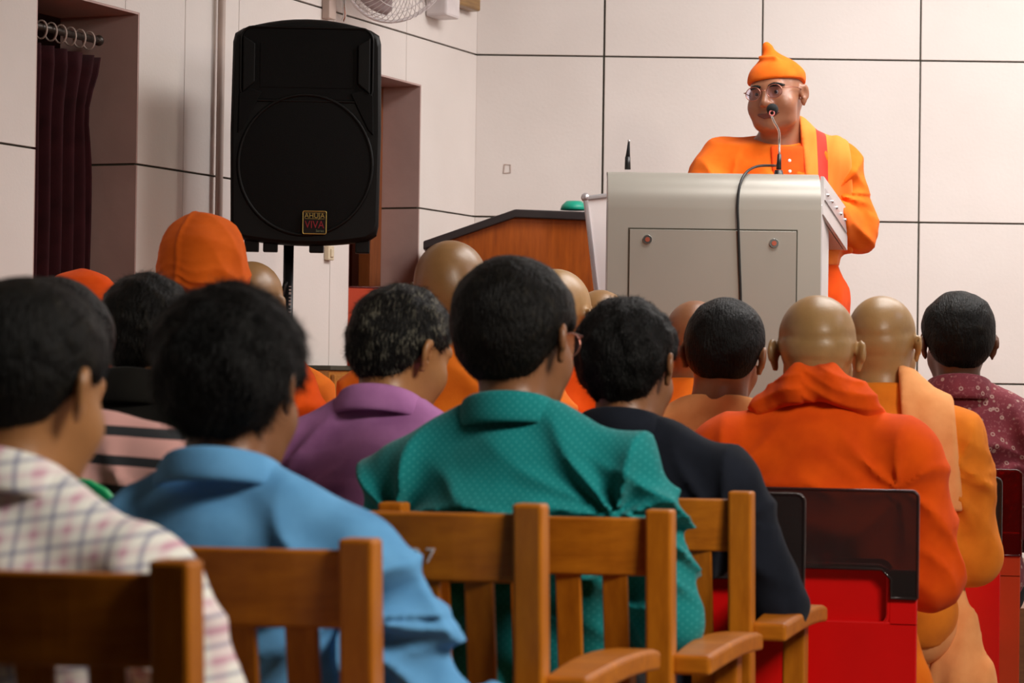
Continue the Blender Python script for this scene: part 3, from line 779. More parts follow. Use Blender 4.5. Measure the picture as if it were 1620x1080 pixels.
WCH = [((310, 886), 2.58, 'wooden armchair nearest the camera behind the man in the checked shirt'),
       ((597, 852), 3.08, 'wooden armchair behind the man in the light blue shirt'),
       ((863, 797), 3.59, 'empty wooden armchair with a white number behind the man in teal'),
       ((1066, 806), 4.12, 'wooden armchair the man in the teal shirt sits on'),
       ((1192, 777), 4.60, 'wooden armchair with its right arm beside the man in navy'),
       ((775, 756), 4.84, 'wooden armchair of the man in the purple shirt, almost hidden')]
chairs = []
for i, (c, Y, lab) in enumerate(WCH):
    o = wc if i == 0 else copy_tree(wc)
    put_chair(o, c, Y, YAW if i < 5 else math.radians(13), 0.25, lab, 'wooden armchairs of the rear rows', topz=0.93)
    chairs.append(o)
# chair number on the rail of the empty armchair
text_obj('number', '7', 0.030, M['whiteprint'], chairs[2], Matrix.Translation((0.088, -0.0270, 0.854)) @ Matrix.Rotation(PI / 2 - 0.17, 4, 'X'))
text_obj('number', '2', 0.030, M['whiteprint'], chairs[2], Matrix.Translation((0.068, -0.0290, 0.854)) @ Matrix.Rotation(PI / 2 - 0.17, 4, 'X'))

# ------------------------------------------------------------------ red plastic chairs with clear back panels
def make_plastic_chair(panel_mat, shell_mat):
    r = empty('plastic_chair'); hw, H = 0.215, 0.89
    # back panel with an L-shaped lower edge: polygon (x, z)
    zb, zt = H - 0.225, H - 0.165
    def arc(cx, cz, rad, a0, a1, n=5): return [(cx + rad * math.cos(math.radians(a0 + (a1 - a0) * k / n)), cz + rad * math.sin(math.radians(a0 + (a1 - a0) * k / n))) for k in range(n + 1)]
    tx = hw - 0.055
    poly = [(hw, zb), *arc(hw - 0.014, H - 0.014, 0.014, 0, 90), *arc(-hw + 0.014, H - 0.014, 0.014, 90, 180), (-hw, zb), (-tx, zb), (-tx, zt - 0.02), (-tx + 0.02, zt), (tx - 0.02, zt), (tx, zt - 0.02), (tx, zb)]
    pn = MB().prism(poly, 1, -0.010, -0.004).obj('back_panel', panel_mat, r)
    m_ = MB(); pp = [(p[0], -0.009, p[1]) for p in poly]
    m_.tube(pp + pp[:1], 0.0035, 6, False).obj('panel_rim', panel_mat, pn)
    # red shell: back with a rounded hand hole
    hz0, hz1 = H - 0.275, zt - 0.005
    MB().box((-hw, -0.002, 0.30), (hw, 0.018, hz0), 0.004).box((hw - 0.06, -0.002, hz0 - 0.01), (hw, 0.018, zt), 0.004).box((-hw, -0.002, hz0 - 0.01), (-hw + 0.06, 0.018, zt), 0.004).obj('back_shell', shell_mat, r)
    MB().prism(rrect(2 * hw - 0.10, hz1 - hz0 + 0.05, 0.03, 0, (hz0 + hz1) / 2), 1, 0.020, 0.026).obj('recess', shell_mat, r)
    pr = rrect(2 * hw - 0.12, hz1 - hz0 + 0.02, 0.025, 0, (hz0 + hz1) / 2)
    MB().tube([(p[0], 0.004, p[1]) for p in pr + pr[:1]], 0.006, 6, False).obj('hole_rim', shell_mat, r)
    MB().box((-hw, 0.0, 0.42), (hw, 0.40, 0.445), 0.008).obj('seat', shell_mat, r)
    for s in (-1, 1):
        x = s * (hw - 0.012)
        MB().box((x - 0.012, 0.02, 0.30), (x + 0.012, 0.39, 0.425), 0.004).obj('side_panel', shell_mat, r)
        MB().box((x - 0.011, 0.012, 0), (x + 0.011, 0.035, 0.31), 0.003).obj('leg', M['alu'], r)
        MB().box((x - 0.011, 0.35, 0), (x + 0.011, 0.373, 0.31), 0.003).obj('leg', M['blackmetal'], r)
    return r
pc = make_plastic_chair(M['smoke'], M['redplastic'])
PCH = [((1453, 777), 5.35, 11, 'red plastic chair with smoked back panel behind the monk in deep orange'),
       ((1273, 782), 4.99, 11, 'smoked-back plastic chair showing one corner between navy sleeve and red chair'),
       ((1584, 756), 6.42, 10, 'red plastic chair with smoked panel right of the monk in yellow orange')]
for i, (c, Y, yw, lab) in enumerate(PCH):
    o = pc if i == 0 else copy_tree(pc)
    put_chair(o, c, Y, math.radians(yw), 0.215, lab, 'plastic chairs of the right-hand rows', topz=0.89)
pc2 = make_plastic_chair(M['redclear'], M['redorange'])
put_chair(pc2, (1616, 744), 6.74, math.radians(8), 0.215, 'plastic chair with clear red back under the man in maroon print', 'plastic chairs of the right-hand rows', topz=0.89)
pc3 = copy_tree(pc2)
# stacked beside the alcove door on the stage, facing sideways
def stage_chair():
    o = pc3; tag(o, 'empty red plastic chair on the stage beside the wooden alcove door', 'chair', 'plastic chairs of the right-hand rows')
    o.location = (-0.585, 8.87, STAGE_Z); o.rotation_euler = (0, 0, math.radians(20)); o.scale = (0.95, 0.9, 1.10)
    for ch in o.children:
        if ch.name.startswith('back_panel'):
            ch.data = ch.data.copy(); ch.data.materials[0] = M['redorange']
    for sx in (-1, 1):
        MB().tube(smooth_path([(sx * 0.205, 0.0, 0.69), (sx * 0.212, 0.12, 0.695), (sx * 0.212, 0.26, 0.69), (sx * 0.21, 0.30, 0.65), (sx * 0.205, 0.31, 0.43)], 5), 0.014, 8).obj('armrest', M['redorange'], o)
stage_chair()

# ------------------------------------------------------------------ signed-distance modelling for people
def smin(a, b, k):
    h = np.clip(0.5 + 0.5 * (b - a) / k, 0, 1); return b * (1 - h) + a * h - k * h * (1 - h)
def smax(a, b, k): return -smin(-a, -b, k)
def ell(P, c, r):
    q = P - np.asarray(c); r = np.asarray(r)
    k0 = np.sqrt(((q / r) ** 2).sum(1)); k1 = np.sqrt(((q / (r * r)) ** 2).sum(1)) + 1e-9
    return k0 * (k0 - 1) / k1
def cap(P, a, b, ra, rb):
    a = np.asarray(a, float); b = np.asarray(b, float); ab = b - a
    t = np.clip(((P - a) @ ab) / (ab @ ab + 1e-12), 0, 1)
    return np.sqrt(((P - a - t[:, None] * ab) ** 2).sum(1)) - (ra + (rb - ra) * t)
def nets(f, lo, hi, h, slack=2.2):
    """sparse surface nets of f<0 on a grid of pitch h"""
    lo = np.asarray(lo, float); B = 4
    nb = np.ceil((np.asarray(hi) - lo) / (B * h)).astype(int) + 1
    g = [lo[i] + (np.arange(nb[i]) + 0.5) * B * h - 0.5 * h for i in range(3)]
    C = np.stack(np.meshgrid(*g, indexing='ij'), -1).reshape(-1, 3)
    Vc = f(C).reshape(nb)
    V = np.repeat(np.repeat(np.repeat(Vc, B, 0), B, 1), B, 2)
    mb = np.abs(Vc) < B * h * 0.87 * slack
    mk = np.repeat(np.repeat(np.repeat(mb, B, 0), B, 1), B, 2)
    idx = np.argwhere(mk); V[mk] = f(lo + idx * h)
    I = V < 0; n = V.shape
    # cells with mixed corners
    cnt = np.zeros((n[0] - 1, n[1] - 1, n[2] - 1), np.int8)
    for dx in (0, 1):
        for dy in (0, 1):
            for dz in (0, 1): cnt += I[dx:n[0] - 1 + dx, dy:n[1] - 1 + dy, dz:n[2] - 1 + dz]
    cells = np.argwhere((cnt > 0) & (cnt < 8))
    vid = -np.ones(cnt.shape, np.int64); vid[tuple(cells.T)] = np.arange(len(cells))
    acc = np.zeros((len(cells), 3)); num = np.zeros(len(cells))
    corners = [(a, b, c) for a in (0, 1) for b in (0, 1) for c in (0, 1)]
    cv = {c: V[cells[:, 0] + c[0], cells[:, 1] + c[1], cells[:, 2] + c[2]] for c in corners}
    for c in corners:
        for ax in range(3):
            if c[ax] == 0:
                d = list(c); d[ax] = 1; d = tuple(d)
                a, b = cv[c], cv[d]; m_ = (a < 0) != (b < 0)
                t = np.where(m_, a / np.where(m_, a - b, 1), 0)
                p = np.zeros((len(cells), 3)) + np.array(c, float); p[:, ax] += t
                acc[m_] += p[m_]; num[m_] += 1
    verts = lo + (cells + acc / np.maximum(num, 1)[:, None]) * h
    quads = []
    for ax in range(3):
        o1, o2 = (ax + 1) % 3, (ax + 2) % 3
        sl0 = [slice(None)] * 3; sl1 = [slice(None)] * 3
        sl0[ax] = slice(0, n[ax] - 1); sl1[ax] = slice(1, n[ax])
        A, Bn = I[tuple(sl0)], I[tuple(sl1)]
        e = np.argwhere(A != Bn)
        e = e[(e[:, o1] > 0) & (e[:, o2] > 0) & (e[:, o1] < n[o1] - 1) & (e[:, o2] < n[o2] - 1)]
        ins = A[tuple(e.T)]
        def cid(d1, d2):
            q = e.copy(); q[:, o1] -= d1; q[:, o2] -= d2; return vid[tuple(q.T)]
        q = np.stack([cid(1, 1), cid(0, 1), cid(0, 0), cid(1, 0)], 1)
        q[~ins] = q[~ins][:, ::-1]
        quads.append(q)
    q = np.concatenate(quads); q = q[(q >= 0).all(1)]
    return verts, q
def np_mesh(name, v, q):
    me = bpy.data.meshes.new(name); me.vertices.add(len(v)); me.vertices.foreach_set('co', v.astype(np.float32).ravel())
    me.loops.add(q.size); me.loops.foreach_set('vertex_index', q.astype(np.int32).ravel())
    me.polygons.add(len(q)); me.polygons.foreach_set('loop_start', np.arange(0, q.size, 4, dtype=np.int32))
    me.polygons.foreach_set('use_smooth', np.ones(len(q), bool)); me.update(); me.validate(); return me

def rotm(yaw=0, pitch=0, roll=0):
    """head/torso frame: yaw>0 turns to the person's right (+x), pitch>0 nods forward, roll>0 tilts towards +x"""
    y, p, r = map(math.radians, (yaw, pitch, roll))
    Rz = np.array([[math.cos(y), math.sin(y), 0], [-math.sin(y), math.cos(y), 0], [0, 0, 1]])
    Rx = np.array([[1, 0, 0], [0, math.cos(p), math.sin(p)], [0, -math.sin(p), math.cos(p)]])
    Ry = np.array([[math.cos(r), 0, math.sin(r)], [0, 1, 0], [-math.sin(r), 0, math.cos(r)]])
    return Rz @ Rx @ Ry

def head_sdf(p, fat=0.0, ears=True):
    x = np.abs(p[:, 0]); q = p.copy(); q[:, 0] = x
    d = ell(p, (0, -0.012, 0.028), (0.077, 0.096, 0.085))
    d = smin(d, ell(p, (0, -0.055, -0.01), (0.058, 0.045, 0.055)), 0.03)
    d = smin(d, ell(p, (0, 0.030, -0.035), (0.060 + fat * 0.5, 0.060, 0.080)), 0.03)
    d = smin(d, ell(p, (0, 0.040, -0.082), (0.046 + fat, 0.042, 0.032)), 0.03)
    d = smin(d, ell(p, (0, 0.076, -0.098), (0.020, 0.014, 0.013)), 0.02)
    d = smin(d, ell(q, (0.042 + fat * 0.4, 0.055, -0.035), (0.024, 0.026, 0.028)), 0.025)
    d = smin(d, cap(p, (-0.036, 0.080, 0.022), (0.036, 0.080, 0.022), 0.011, 0.011), 0.018)
    d = smax(d, -ell(q, (0.031, 0.100, 0.003), (0.019, 0.020, 0.012)), 0.012)
    d = smin(d, ell(q, (0.031, 0.072, 0.003), (0.016, 0.014, 0.012)), 0.006)
    d = smin(d, cap(p, (0, 0.086, 0.012), (0, 0.108, -0.030), 0.008, 0.0125), 0.012)
    d = smin(d, ell(q, (0.013, 0.097, -0.033), (0.009, 0.011, 0.008)), 0.007)
    d = smin(d, ell(p, (0, 0.084, -0.0605), (0.024, 0.011, 0.0055)), 0.006)
    d = smin(d, ell(p, (0, 0.082, -0.0735), (0.021, 0.011, 0.0065)), 0.006)
    if ears:
        ca, sa = math.cos(0.42), math.sin(0.42)
        e = np.stack([(q[:, 0] - 0.079) * ca + (q[:, 1] + 0.016) * sa, -(q[:, 0] - 0.079) * sa + (q[:, 1] + 0.016) * ca, p[:, 2] + 0.008], 1)
        dd = ell(e, (0.008, 0, 0.008), (0.0085, 0.0195, 0.027))
        dd = smin(dd, ell(e, (0.004, 0.004, -0.022), (0.006, 0.010, 0.012)), 0.008)
        dd = smax(dd, -ell(e, (0.016, 0.004, 0.004), (0.008, 0.011, 0.017)), 0.004)
        d = smin(d, dd, 0.006)
    return d

HAIRLINE = {  # y -> lower limit z of the hair (head frame)
    'short': ([-0.13, -0.055, -0.035, -0.02, 0.0, 0.03, 0.05, 0.075, 0.11], [-0.088, -0.080, -0.050, -0.015, 0.020, 0.012, 0.030, 0.062, 0.072]),
    'long': ([-0.13, -0.055, -0.035, -0.02, 0.0, 0.03, 0.05, 0.075, 0.11], [-0.115, -0.108, -0.085, -0.035, 0.012, 0.0, 0.02, 0.055, 0.065]),
    'buzz': ([-0.13, -0.055, -0.035, -0.02, 0.0, 0.03, 0.05, 0.075, 0.11], [-0.080, -0.070, -0.045, -0.01, 0.025, 0.02, 0.035, 0.066, 0.076])}

class Fig:
    def __init__(s, **k):
        s.k = dict(lean=4, side=0, twist=0, w=1.0, yaw=0, hy=0, hp=0, hr=0, hs=1.0, fat=0.0, girth=1.0, neck=1.0, sit=True, sc=1.0, neckh=0.0)
        s.k.update(k); k = s.k
        s.hip = np.array([0, 0, 0.55 if k['sit'] else 0.95])
        s.Rt = rotm(k['twist'], k['lean'], k['side'])
        s.N = s.T((0, -0.005, 0.50 + k['neckh']))
        s.Rh = rotm(k['hy'], k['hp'], k['hr'])
        s.H = s.N + s.Rt @ np.array([0, 0.008, 0.045]) + s.Rh @ np.array([0, 0.016, 0.085]) * k['hs']
        s.top = s.H + s.Rh @ np.array([0, -0.012, 0.113]) * k['hs']
        w = k['w']
        J = {}
        for sx, nm in ((-1, 'L'), (1, 'R')):
            J['S' + nm] = s.T((sx * 0.176 * w, -0.012, 0.402)); J['E' + nm] = s.T((sx * 0.222 * w, 0.045, 0.150))
            if k['sit']:
                J['W' + nm] = s.hip + np.array([sx * 0.105, 0.26, 0.115]); J['H' + nm] = s.hip + np.array([sx * 0.085, 0.345, 0.092])
                J['P' + nm] = s.hip + np.array([sx * 0.085, 0.02, -0.01]); J['K' + nm] = s.hip + np.array([sx * 0.125, 0.44, -0.035]); J['A' + nm] = np.array([sx * 0.12, 0.45, 0.085])
            else:
                J['W' + nm] = s.T((sx * 0.26, 0.10, -0.06)); J['H' + nm] = s.T((sx * 0.25, 0.14, -0.13))
                J['P' + nm] = s.hip + np.array([sx * 0.09, 0, -0.02]); J['K' + nm] = s.hip + np.array([sx * 0.10, 0.02, -0.44]); J['A' + nm] = np.array([sx * 0.10, 0.0, 0.085])
        J.update({a: np.asarray(b, float) for a, b in k.get('J', {}).items()})
        s.J = J
    def T(s, p): return s.hip + s.Rt @ np.asarray(p, float)
    def torso(s, P, inf):
        k = s.k; p = (P - s.hip) @ s.Rt; w, g = k['w'], k['girth']
        d = ell(p, (0, -0.005, 0.02), (0.165 * g + inf, 0.122 * g + inf, 0.135))
        d = smin(d, ell(p, (0, 0.005 * g, 0.17), (0.150 * g + inf, 0.112 * g + inf, 0.17)), 0.06)
        d = smin(d, ell(p, (0, -0.004, 0.32), (0.168 * (0.5 + 0.5 * w) + inf, 0.116 + inf, 0.165 + inf)), 0.06)
        for sx in (-1, 1): d = smin(d, cap(p, (0, -0.020, 0.440), (sx * 0.150 * w, -0.018, 0.412), 0.062 + inf, 0.050 + inf), 0.05)
        for sx in (-1, 1):
            d = smin(d, cap(p, (sx * 0.030, -0.026, 0.522 + k['neckh'] * 0.7), (sx * 0.150 * w, -0.018, 0.428), 0.034 + inf, 0.036 + inf), 0.04)
        return d
    def arms(s, P, inf, to_wrist=1.0, r=1.0):
        d = None; J = s.J
        for n in 'LR':
            W = J['E' + n] + (J['W' + n] - J['E' + n]) * to_wrist
            a = cap(P, J['S' + n], J['E' + n], (0.053 * r + inf), (0.043 * r + inf))
            a = smin(a, cap(P, J['E' + n], W, 0.044 * r + inf, 0.030 * r + inf), 0.02)
            d = a if d is None else np.minimum(d, a)
        return d
    def legs(s, P, inf):
        d = None; J = s.J
        for n in 'LR':
            a = cap(P, J['P' + n], J['K' + n], 0.088 + inf, 0.060 + inf)
            a = smin(a, cap(P, J['K' + n], J['A' + n], 0.058 + inf, 0.038 + inf), 0.03)
            d = a if d is None else smin(d, a, 0.02)
        return d
    def feet(s, P):
        d = None
        for n in 'LR':
            A = s.J['A' + n]
            a = smin(cap(P, A + (0, -0.02, -0.045), A + (0, 0.14, -0.055), 0.036, 0.028), cap(P, A, A + (0, 0, -0.04), 0.035, 0.035), 0.03)
            d = a if d is None else np.minimum(d, a)
        return np.maximum(d, 0.004 - P[:, 2])
    def hands(s, P):
        """two hands, each a palm and five bent fingers (computed only close by)"""
        d = np.full(len(P), 9.0)
        for n, sx in (('L', -1), ('R', 1)):
            W, Hd = s.J['W' + n], s.J['H' + n]
            near = ((P - Hd) ** 2).sum(1) < 0.19 ** 2
            if not near.any(): continue
            f = (Hd - W); f /= np.linalg.norm(f)
            nrm = s.k.get('palm' + n); up = np.array([0, 0, 1.0]) if nrm is None else np.asarray(nrm, float)
            u = up - f * (up @ f); u /= np.linalg.norm(u); r = np.cross(f, u)      # r = towards the person's right
            Q = P[near] - W; q = np.stack([Q @ r, Q @ f, Q @ u], 1)
            a = smin(cap(q, (0, -0.03, 0), (0, 0.02, 0), 0.026, 0.026), ell(q, (0, 0.055, 0), (0.040, 0.050, 0.0155)), 0.015)
            for j, (fx, L) in enumerate(((-0.030, 0.062), (-0.010, 0.074), (0.010, 0.078), (0.030, 0.070)) if sx > 0 else ((0.030, 0.062), (0.010, 0.074), (-0.010, 0.078), (-0.030, 0.070))):
                fx = -fx
                k1 = np.array([fx, 0.094, 0.0]); k2 = k1 + np.array([fx * 0.12, L * 0.55, -L * 0.22]); k3 = k2 + np.array([0, L * 0.28, -L * 0.40])
                a = smin(a, np.minimum(cap(q, k1, k2, 0.0092, 0.0082), cap(q, k2, k3, 0.0082, 0.0068)), 0.004)
            t1 = np.array([-sx * 0.030, 0.020, -0.004]); t2 = t1 + np.array([-sx * 0.022, 0.038, -0.008]); t3 = t2 + np.array([sx * 0.004, 0.030, -0.010])
            a = smin(a, np.minimum(cap(q, t1, t2, 0.0125, 0.010), cap(q, t2, t3, 0.010, 0.008)), 0.006)
            d[near] = a
        return d
    def headp(s, P): return (P - s.H) @ s.Rh / s.k['hs']
    def neck(s, P, inf=0.0):
        nk = s.k['neck']
        return cap(P, s.H + s.Rh @ np.array([0, -0.022, -0.035]) * s.k['hs'], s.T((0, -0.012, 0.455)), 0.052 * nk + inf, 0.062 * nk + inf)
    def body(s, P):
        q = s.headp(P); d = head_sdf(q, s.k['fat'])
        if s.k.get('crease'):
            bk = np.clip(-q[:, 1] / 0.05, 0, 1)
            d = d + 0.0035 * bk * (np.exp(-((q[:, 2] - 0.012 - 0.3 * q[:, 0] ** 2 * 10) / 0.007) ** 2) + 0.8 * np.exp(-((q[:, 2] + 0.030) / 0.006) ** 2)) - 0.0022 * bk * np.sin(q[:, 0] * 48 + 1.0) * np.exp(-((q[:, 2] - 0.03) / 0.03) ** 2)
        d = d * s.k['hs']
        d = smin(d, s.neck(P), 0.022)
        d = smin(d, s.torso(P, -0.014), 0.02)
        a = smin(s.arms(P, -0.006), s.hands(P), 0.01)
        d = smin(d, a, 0.015)
        d = smin(d, s.legs(P, -0.012), 0.02)
        return smin(d, s.feet(P), 0.01)
    def bounds(s, pad=0.06):
        pts = np.array(list(s.J.values()) + [s.top, s.hip, s.H + np.array([0, 0.12, 0]), s.H - np.array([0.1, 0.12, 0]), s.H + np.array([0.1, 0, 0])])
        lo, hi = pts.min(0) - 0.10, pts.max(0) + 0.10
        hi[1] += 0.12; hi[2] = s.top[2] + pad; lo[2] = -0.03; lo[1] = min(lo[1], s.hip[1] - 0.2); return lo, hi

def folds(seed, n=5, k=(30, 60), zsq=0.6):
    rg = np.random.default_rng(seed)
    ks = []
    for _ in range(n):
        v = rg.normal(size=3); v[2] *= zsq; v /= np.linalg.norm(v)
        ks.append((v * rg.uniform(*k), rg.uniform(0, 6.3), rg.normal(size=3) * 9, rg.uniform(0, 6.3), rg.uniform(0.8, 2.4)))
    def f(P):
        s = np.zeros(len(P))
        for (a, b, c, d, e) in ks:
            s += 1 - np.abs(np.sin(0.5 * (P @ a) + b + e * np.sin(P @ c + d)))
        return s / n
    return f

def shirt_folds(F, seed, amp):
    rg = np.random.default_rng(seed); A = rg.normal(size=(5, 3)) * 9; B_ = rg.uniform(0, 6.3, 5)
    A2 = rg.normal(size=(4, 3)) * 13; B2 = rg.uniform(0, 6.3, 4); ph = rg.uniform(0, 3, 8); sl = rg.uniform(-0.35, 0.35)
    ridge = lambda u: (1 - np.abs(np.sin(u))) ** 1.5
    def f(P):
        p = (P - F.hip) @ F.Rt; x, z = p[:, 0], p[:, 2]; w = F.k['w']
        wv = sum(np.sin(p @ A[i] + B_[i]) for i in range(5)) / 2.2
        mk = np.clip(0.55 + 0.5 * sum(np.sin(p @ A2[i] + B2[i]) for i in range(4)) / 1.6, 0, 1.2)
        o = 0.9 * ridge(PI * ((z + 1.3 * x * x + sl * x) * 10 + 0.55 * wv + ph[0])) * mk * np.clip((0.44 - z) / 0.10, 0.15, 1)
        for k_, sx in enumerate((-1, 1)):
            dx, dz = x - sx * 0.165 * w, z - 0.33; r = np.hypot(dx, dz); th = np.arctan2(dz, -sx * dx)
            o += 0.9 * ridge(3.6 * th + 0.9 * wv + ph[1 + k_]) * np.exp(-((r - 0.07) / 0.11) ** 2)
        for k_, n in enumerate('LR'):
            for (a, b) in ((F.J['S' + n], F.J['E' + n]), (F.J['E' + n], F.J['W' + n])):
                ab = b - a; L = np.linalg.norm(ab); t = (P - a) @ ab / L
                q = P - a - np.outer(np.clip(t, 0, L), ab / L); dd = np.sqrt((q ** 2).sum(1))
                o += 0.5 * ridge(PI * (t * 11 + 0.9 * wv + 6 * q[:, 1] + ph[3 + k_])) * np.exp(-(dd / 0.085) ** 2) * np.clip(t / 0.08, 0, 1) * mk
        return amp * (o - 0.45) * np.clip((z - 0.06) / 0.16, 0.2, 1)
    return f
def ring_mesh(prof_fn, n=56):
    v = []; f = []; m_ = None
    for i in range(n):
        pr = prof_fn(2 * PI * i / n); m_ = len(pr); v += pr
    for i in range(n):
        for k in range(m_):
            f.append((i * m_ + k, i * m_ + (k + 1) % m_, ((i + 1) % n) * m_ + (k + 1) % m_, ((i + 1) % n) * m_ + k))
    return v, f

PEOPLE = []
def eyes(root, F):
    for sx in (-1, 1):
        c = F.H + F.Rh @ np.array([sx * 0.031, 0.0738, 0.002]) * F.k['hs']
        fw = F.Rh @ np.array([0, 1, 0])
        o = MB().sphere(c, 0.0125 * F.k['hs'], 14, 10).obj('eye', M['eyewhite'], root)
        MB().sphere(c + fw * 0.0085 * F.k['hs'], 0.0062 * F.k['hs'], 12, 8).obj('iris', M['iris'], o)

def person(label, px, py, Y, skinm, shirt=None, hair=None, hairm=None, h=0.009, ch=0.010, yaw=15, collar=None, trousers=None,
           shirt_inf=0.016, fold=0.008, fseed=1, hair_t=(0.010, 0.022), curl=0.003, low=-0.06, neckline=0.500, sleeve=1.0, sleeve_r=1.12, fk=(30, 60), group='people seated in the audience', hairtop=0.018, strands=0, messy=0.35, strand_len=0.014, strand_w=0.0005, **kw):
    F = Fig(**kw); k = F.k
    tp = at(px, py, Y)
    S = tp.z / (F.top[2] + (hairtop if hair else 0))
    a = math.radians(yaw); R2 = np.array([[math.cos(a), math.sin(a)], [-math.sin(a), math.cos(a)]])
    off = R2 @ F.top[:2] * S
    root = empty('person', (tp.x - off[0], Y - off[1], 0), -a); root.scale = (S, S, S)
    tag(root, label, 'person', group)
    lo, hi = F.bounds()
    v, q = nets(F.body, lo, hi, h)
    link('body', np_mesh('body', v, q), skinm, root)
    if h <= 0.0085: eyes(root, F)
    fd = shirt_folds(F, fseed, fold * 1.9)
    if shirt:
        cutN = F.Rt @ np.array([0, 0.22, 1.0]); cutN /= np.linalg.norm(cutN); cutP = F.T((0, -0.03, neckline + 0.035 + k['neckh']))
        lowP = F.hip[2] + low
        def fs(P):
            d = smin(F.torso(P, shirt_inf), F.arms(P, 0.012, 0.98 * sleeve, sleeve_r), 0.045)
            d = d - fd(P)
            d = smax(d, (P - cutP) @ cutN, 0.006)
            return np.maximum(d, lowP - P[:, 2])
        v, q = nets(fs, lo, hi, ch, 2.6)
        link('shirt', np_mesh('shirt', v, q), shirt, root)
    if trousers:
        ft = folds(fseed + 7, 4, (25, 45))
        def fl(P):
            d = smin(F.legs(P, 0.010), F.torso(P, 0.006), 0.03)
            d = d - 0.006 * (ft(P) - 0.35)
            d = np.maximum(d, P[:, 2] - (F.hip[2] + 0.10)); return np.maximum(d, 0.07 - P[:, 2])
        v, q = nets(fl, lo, hi, 0.015, 2.6)
        link('trousers', np_mesh('trousers', v, q), trousers, root)
    if hair:
        hy, hz = HAIRLINE[hair]; t0, t1 = hair_t
        fh = folds(fseed + 3, 5, (90, 200), 1.0)
        def fhair(P):
            p = F.headp(P); d = head_sdf(p, k['fat'], ears=False)
            t = t0 + (t1 - t0) * np.clip((p[:, 2] + 0.06) / 0.13, 0, 1)
            d = d - t - curl * (fh(p) - 0.4) * 2
            x = np.abs(p[:, 0])
            d = smax(d, (np.interp(p[:, 1], hy, hz) - p[:, 2]) * 0.75, 0.010)
            return d * k['hs']
        c = F.H; v, q = nets(fhair, c - 0.16 * k['hs'], c + 0.165 * k['hs'], min(h, 0.0065))
        me = np_mesh('hair', v, q)
        if strands:
            nr = np.zeros(len(v) * 3, np.float32); me.vertex_normals.foreach_get('vector', nr); nr = nr.reshape(-1, 3).astype(float)
            rg = np.random.default_rng(fseed); pick = rg.integers(0, len(v), strands)
            ph_ = F.headp(v[pick]); pk = ph_[:, 2] + 0.25 * np.abs(ph_[:, 1]) > -0.055
            pick = pick[pk]; n_ = nr[pick]; p0 = v[pick] - n_ * 0.002
            fl_ = ((v[pick] - F.H) @ F.Rh); fl_ = fl_ - np.array([0, -0.05, 0.10]); fl_ /= np.linalg.norm(fl_, axis=1)[:, None]; fl_[:, 2] -= 0.5
            t_ = fl_ @ F.Rh.T + rg.normal(size=n_.shape) * messy; t_ -= n_ * (t_ * n_).sum(1)[:, None]; t_ /= np.linalg.norm(t_, axis=1)[:, None] + 1e-6
            Ls = strand_len * rg.uniform(0.5, 1.2, len(pick))[:, None]; sd = np.cross(n_, t_) * strand_w
            p1 = p0 + (n_ * 0.40 + t_ * 0.6) * Ls * 0.6; p2 = p0 + (n_ * 0.42 + t_ * 1.2) * Ls
            m0 = len(v); k_ = len(pick)
            vs_ = np.concatenate([p0 - sd, p0 + sd, p1 - sd * 0.8, p1 + sd * 0.8, p2 - sd * 0.2, p2 + sd * 0.2])
            ii = m0 + np.arange(k_)
            q = np.concatenate([q, np.stack([ii, ii + k_, ii + 3 * k_, ii + 2 * k_], 1), np.stack([ii + 2 * k_, ii + 3 * k_, ii + 5 * k_, ii + 4 * k_], 1)])
            v = np.concatenate([v, vs_]); me = np_mesh('hair', v, q)
        link('hair', me, hairm, root)
    if collar:
        cm, chh, flare, drop = collar
        c0 = F.T((0, -0.012, 0.530 + k['neckh'])); 
        def pf(th):
            x, y = math.cos(th), math.sin(th)
            rx, ry = 0.066 * k['neck'] + 0.006, 0.066 * k['neck'] + 0.008
            back = 0.5 - 0.5 * y
            zz = -0.045 + 0.030 * back
            hh = chh * (0.75 + 0.25 * back)
            pr = [(rx + 0.012, zz - 0.012), (rx + 0.004, zz + hh * 0.75), (rx + 0.004, zz + hh), (rx + 0.010, zz + hh + 0.002),
                  (rx + 0.016 + flare * 0.5, zz + hh * 0.5), (rx + 0.020 + flare, zz - drop * (0.6 + 0.4 * back) + 0.006), (rx + 0.015 + flare, zz - drop * (0.6 + 0.4 * back))]
            return [tuple(c0 + F.Rt @ np.array([x * r_, y * (r_ + ry - rx), z_])) for (r_, z_) in pr]
        vv, ff = ring_mesh(pf)
        o = link('collar', pymesh('collar', vv, ff, True), cm, root)
        md = o.modifiers.new('s', 'SUBSURF'); md.levels = 1; md.render_levels = 1
    PEOPLE.append((root, F, S)); return root, F
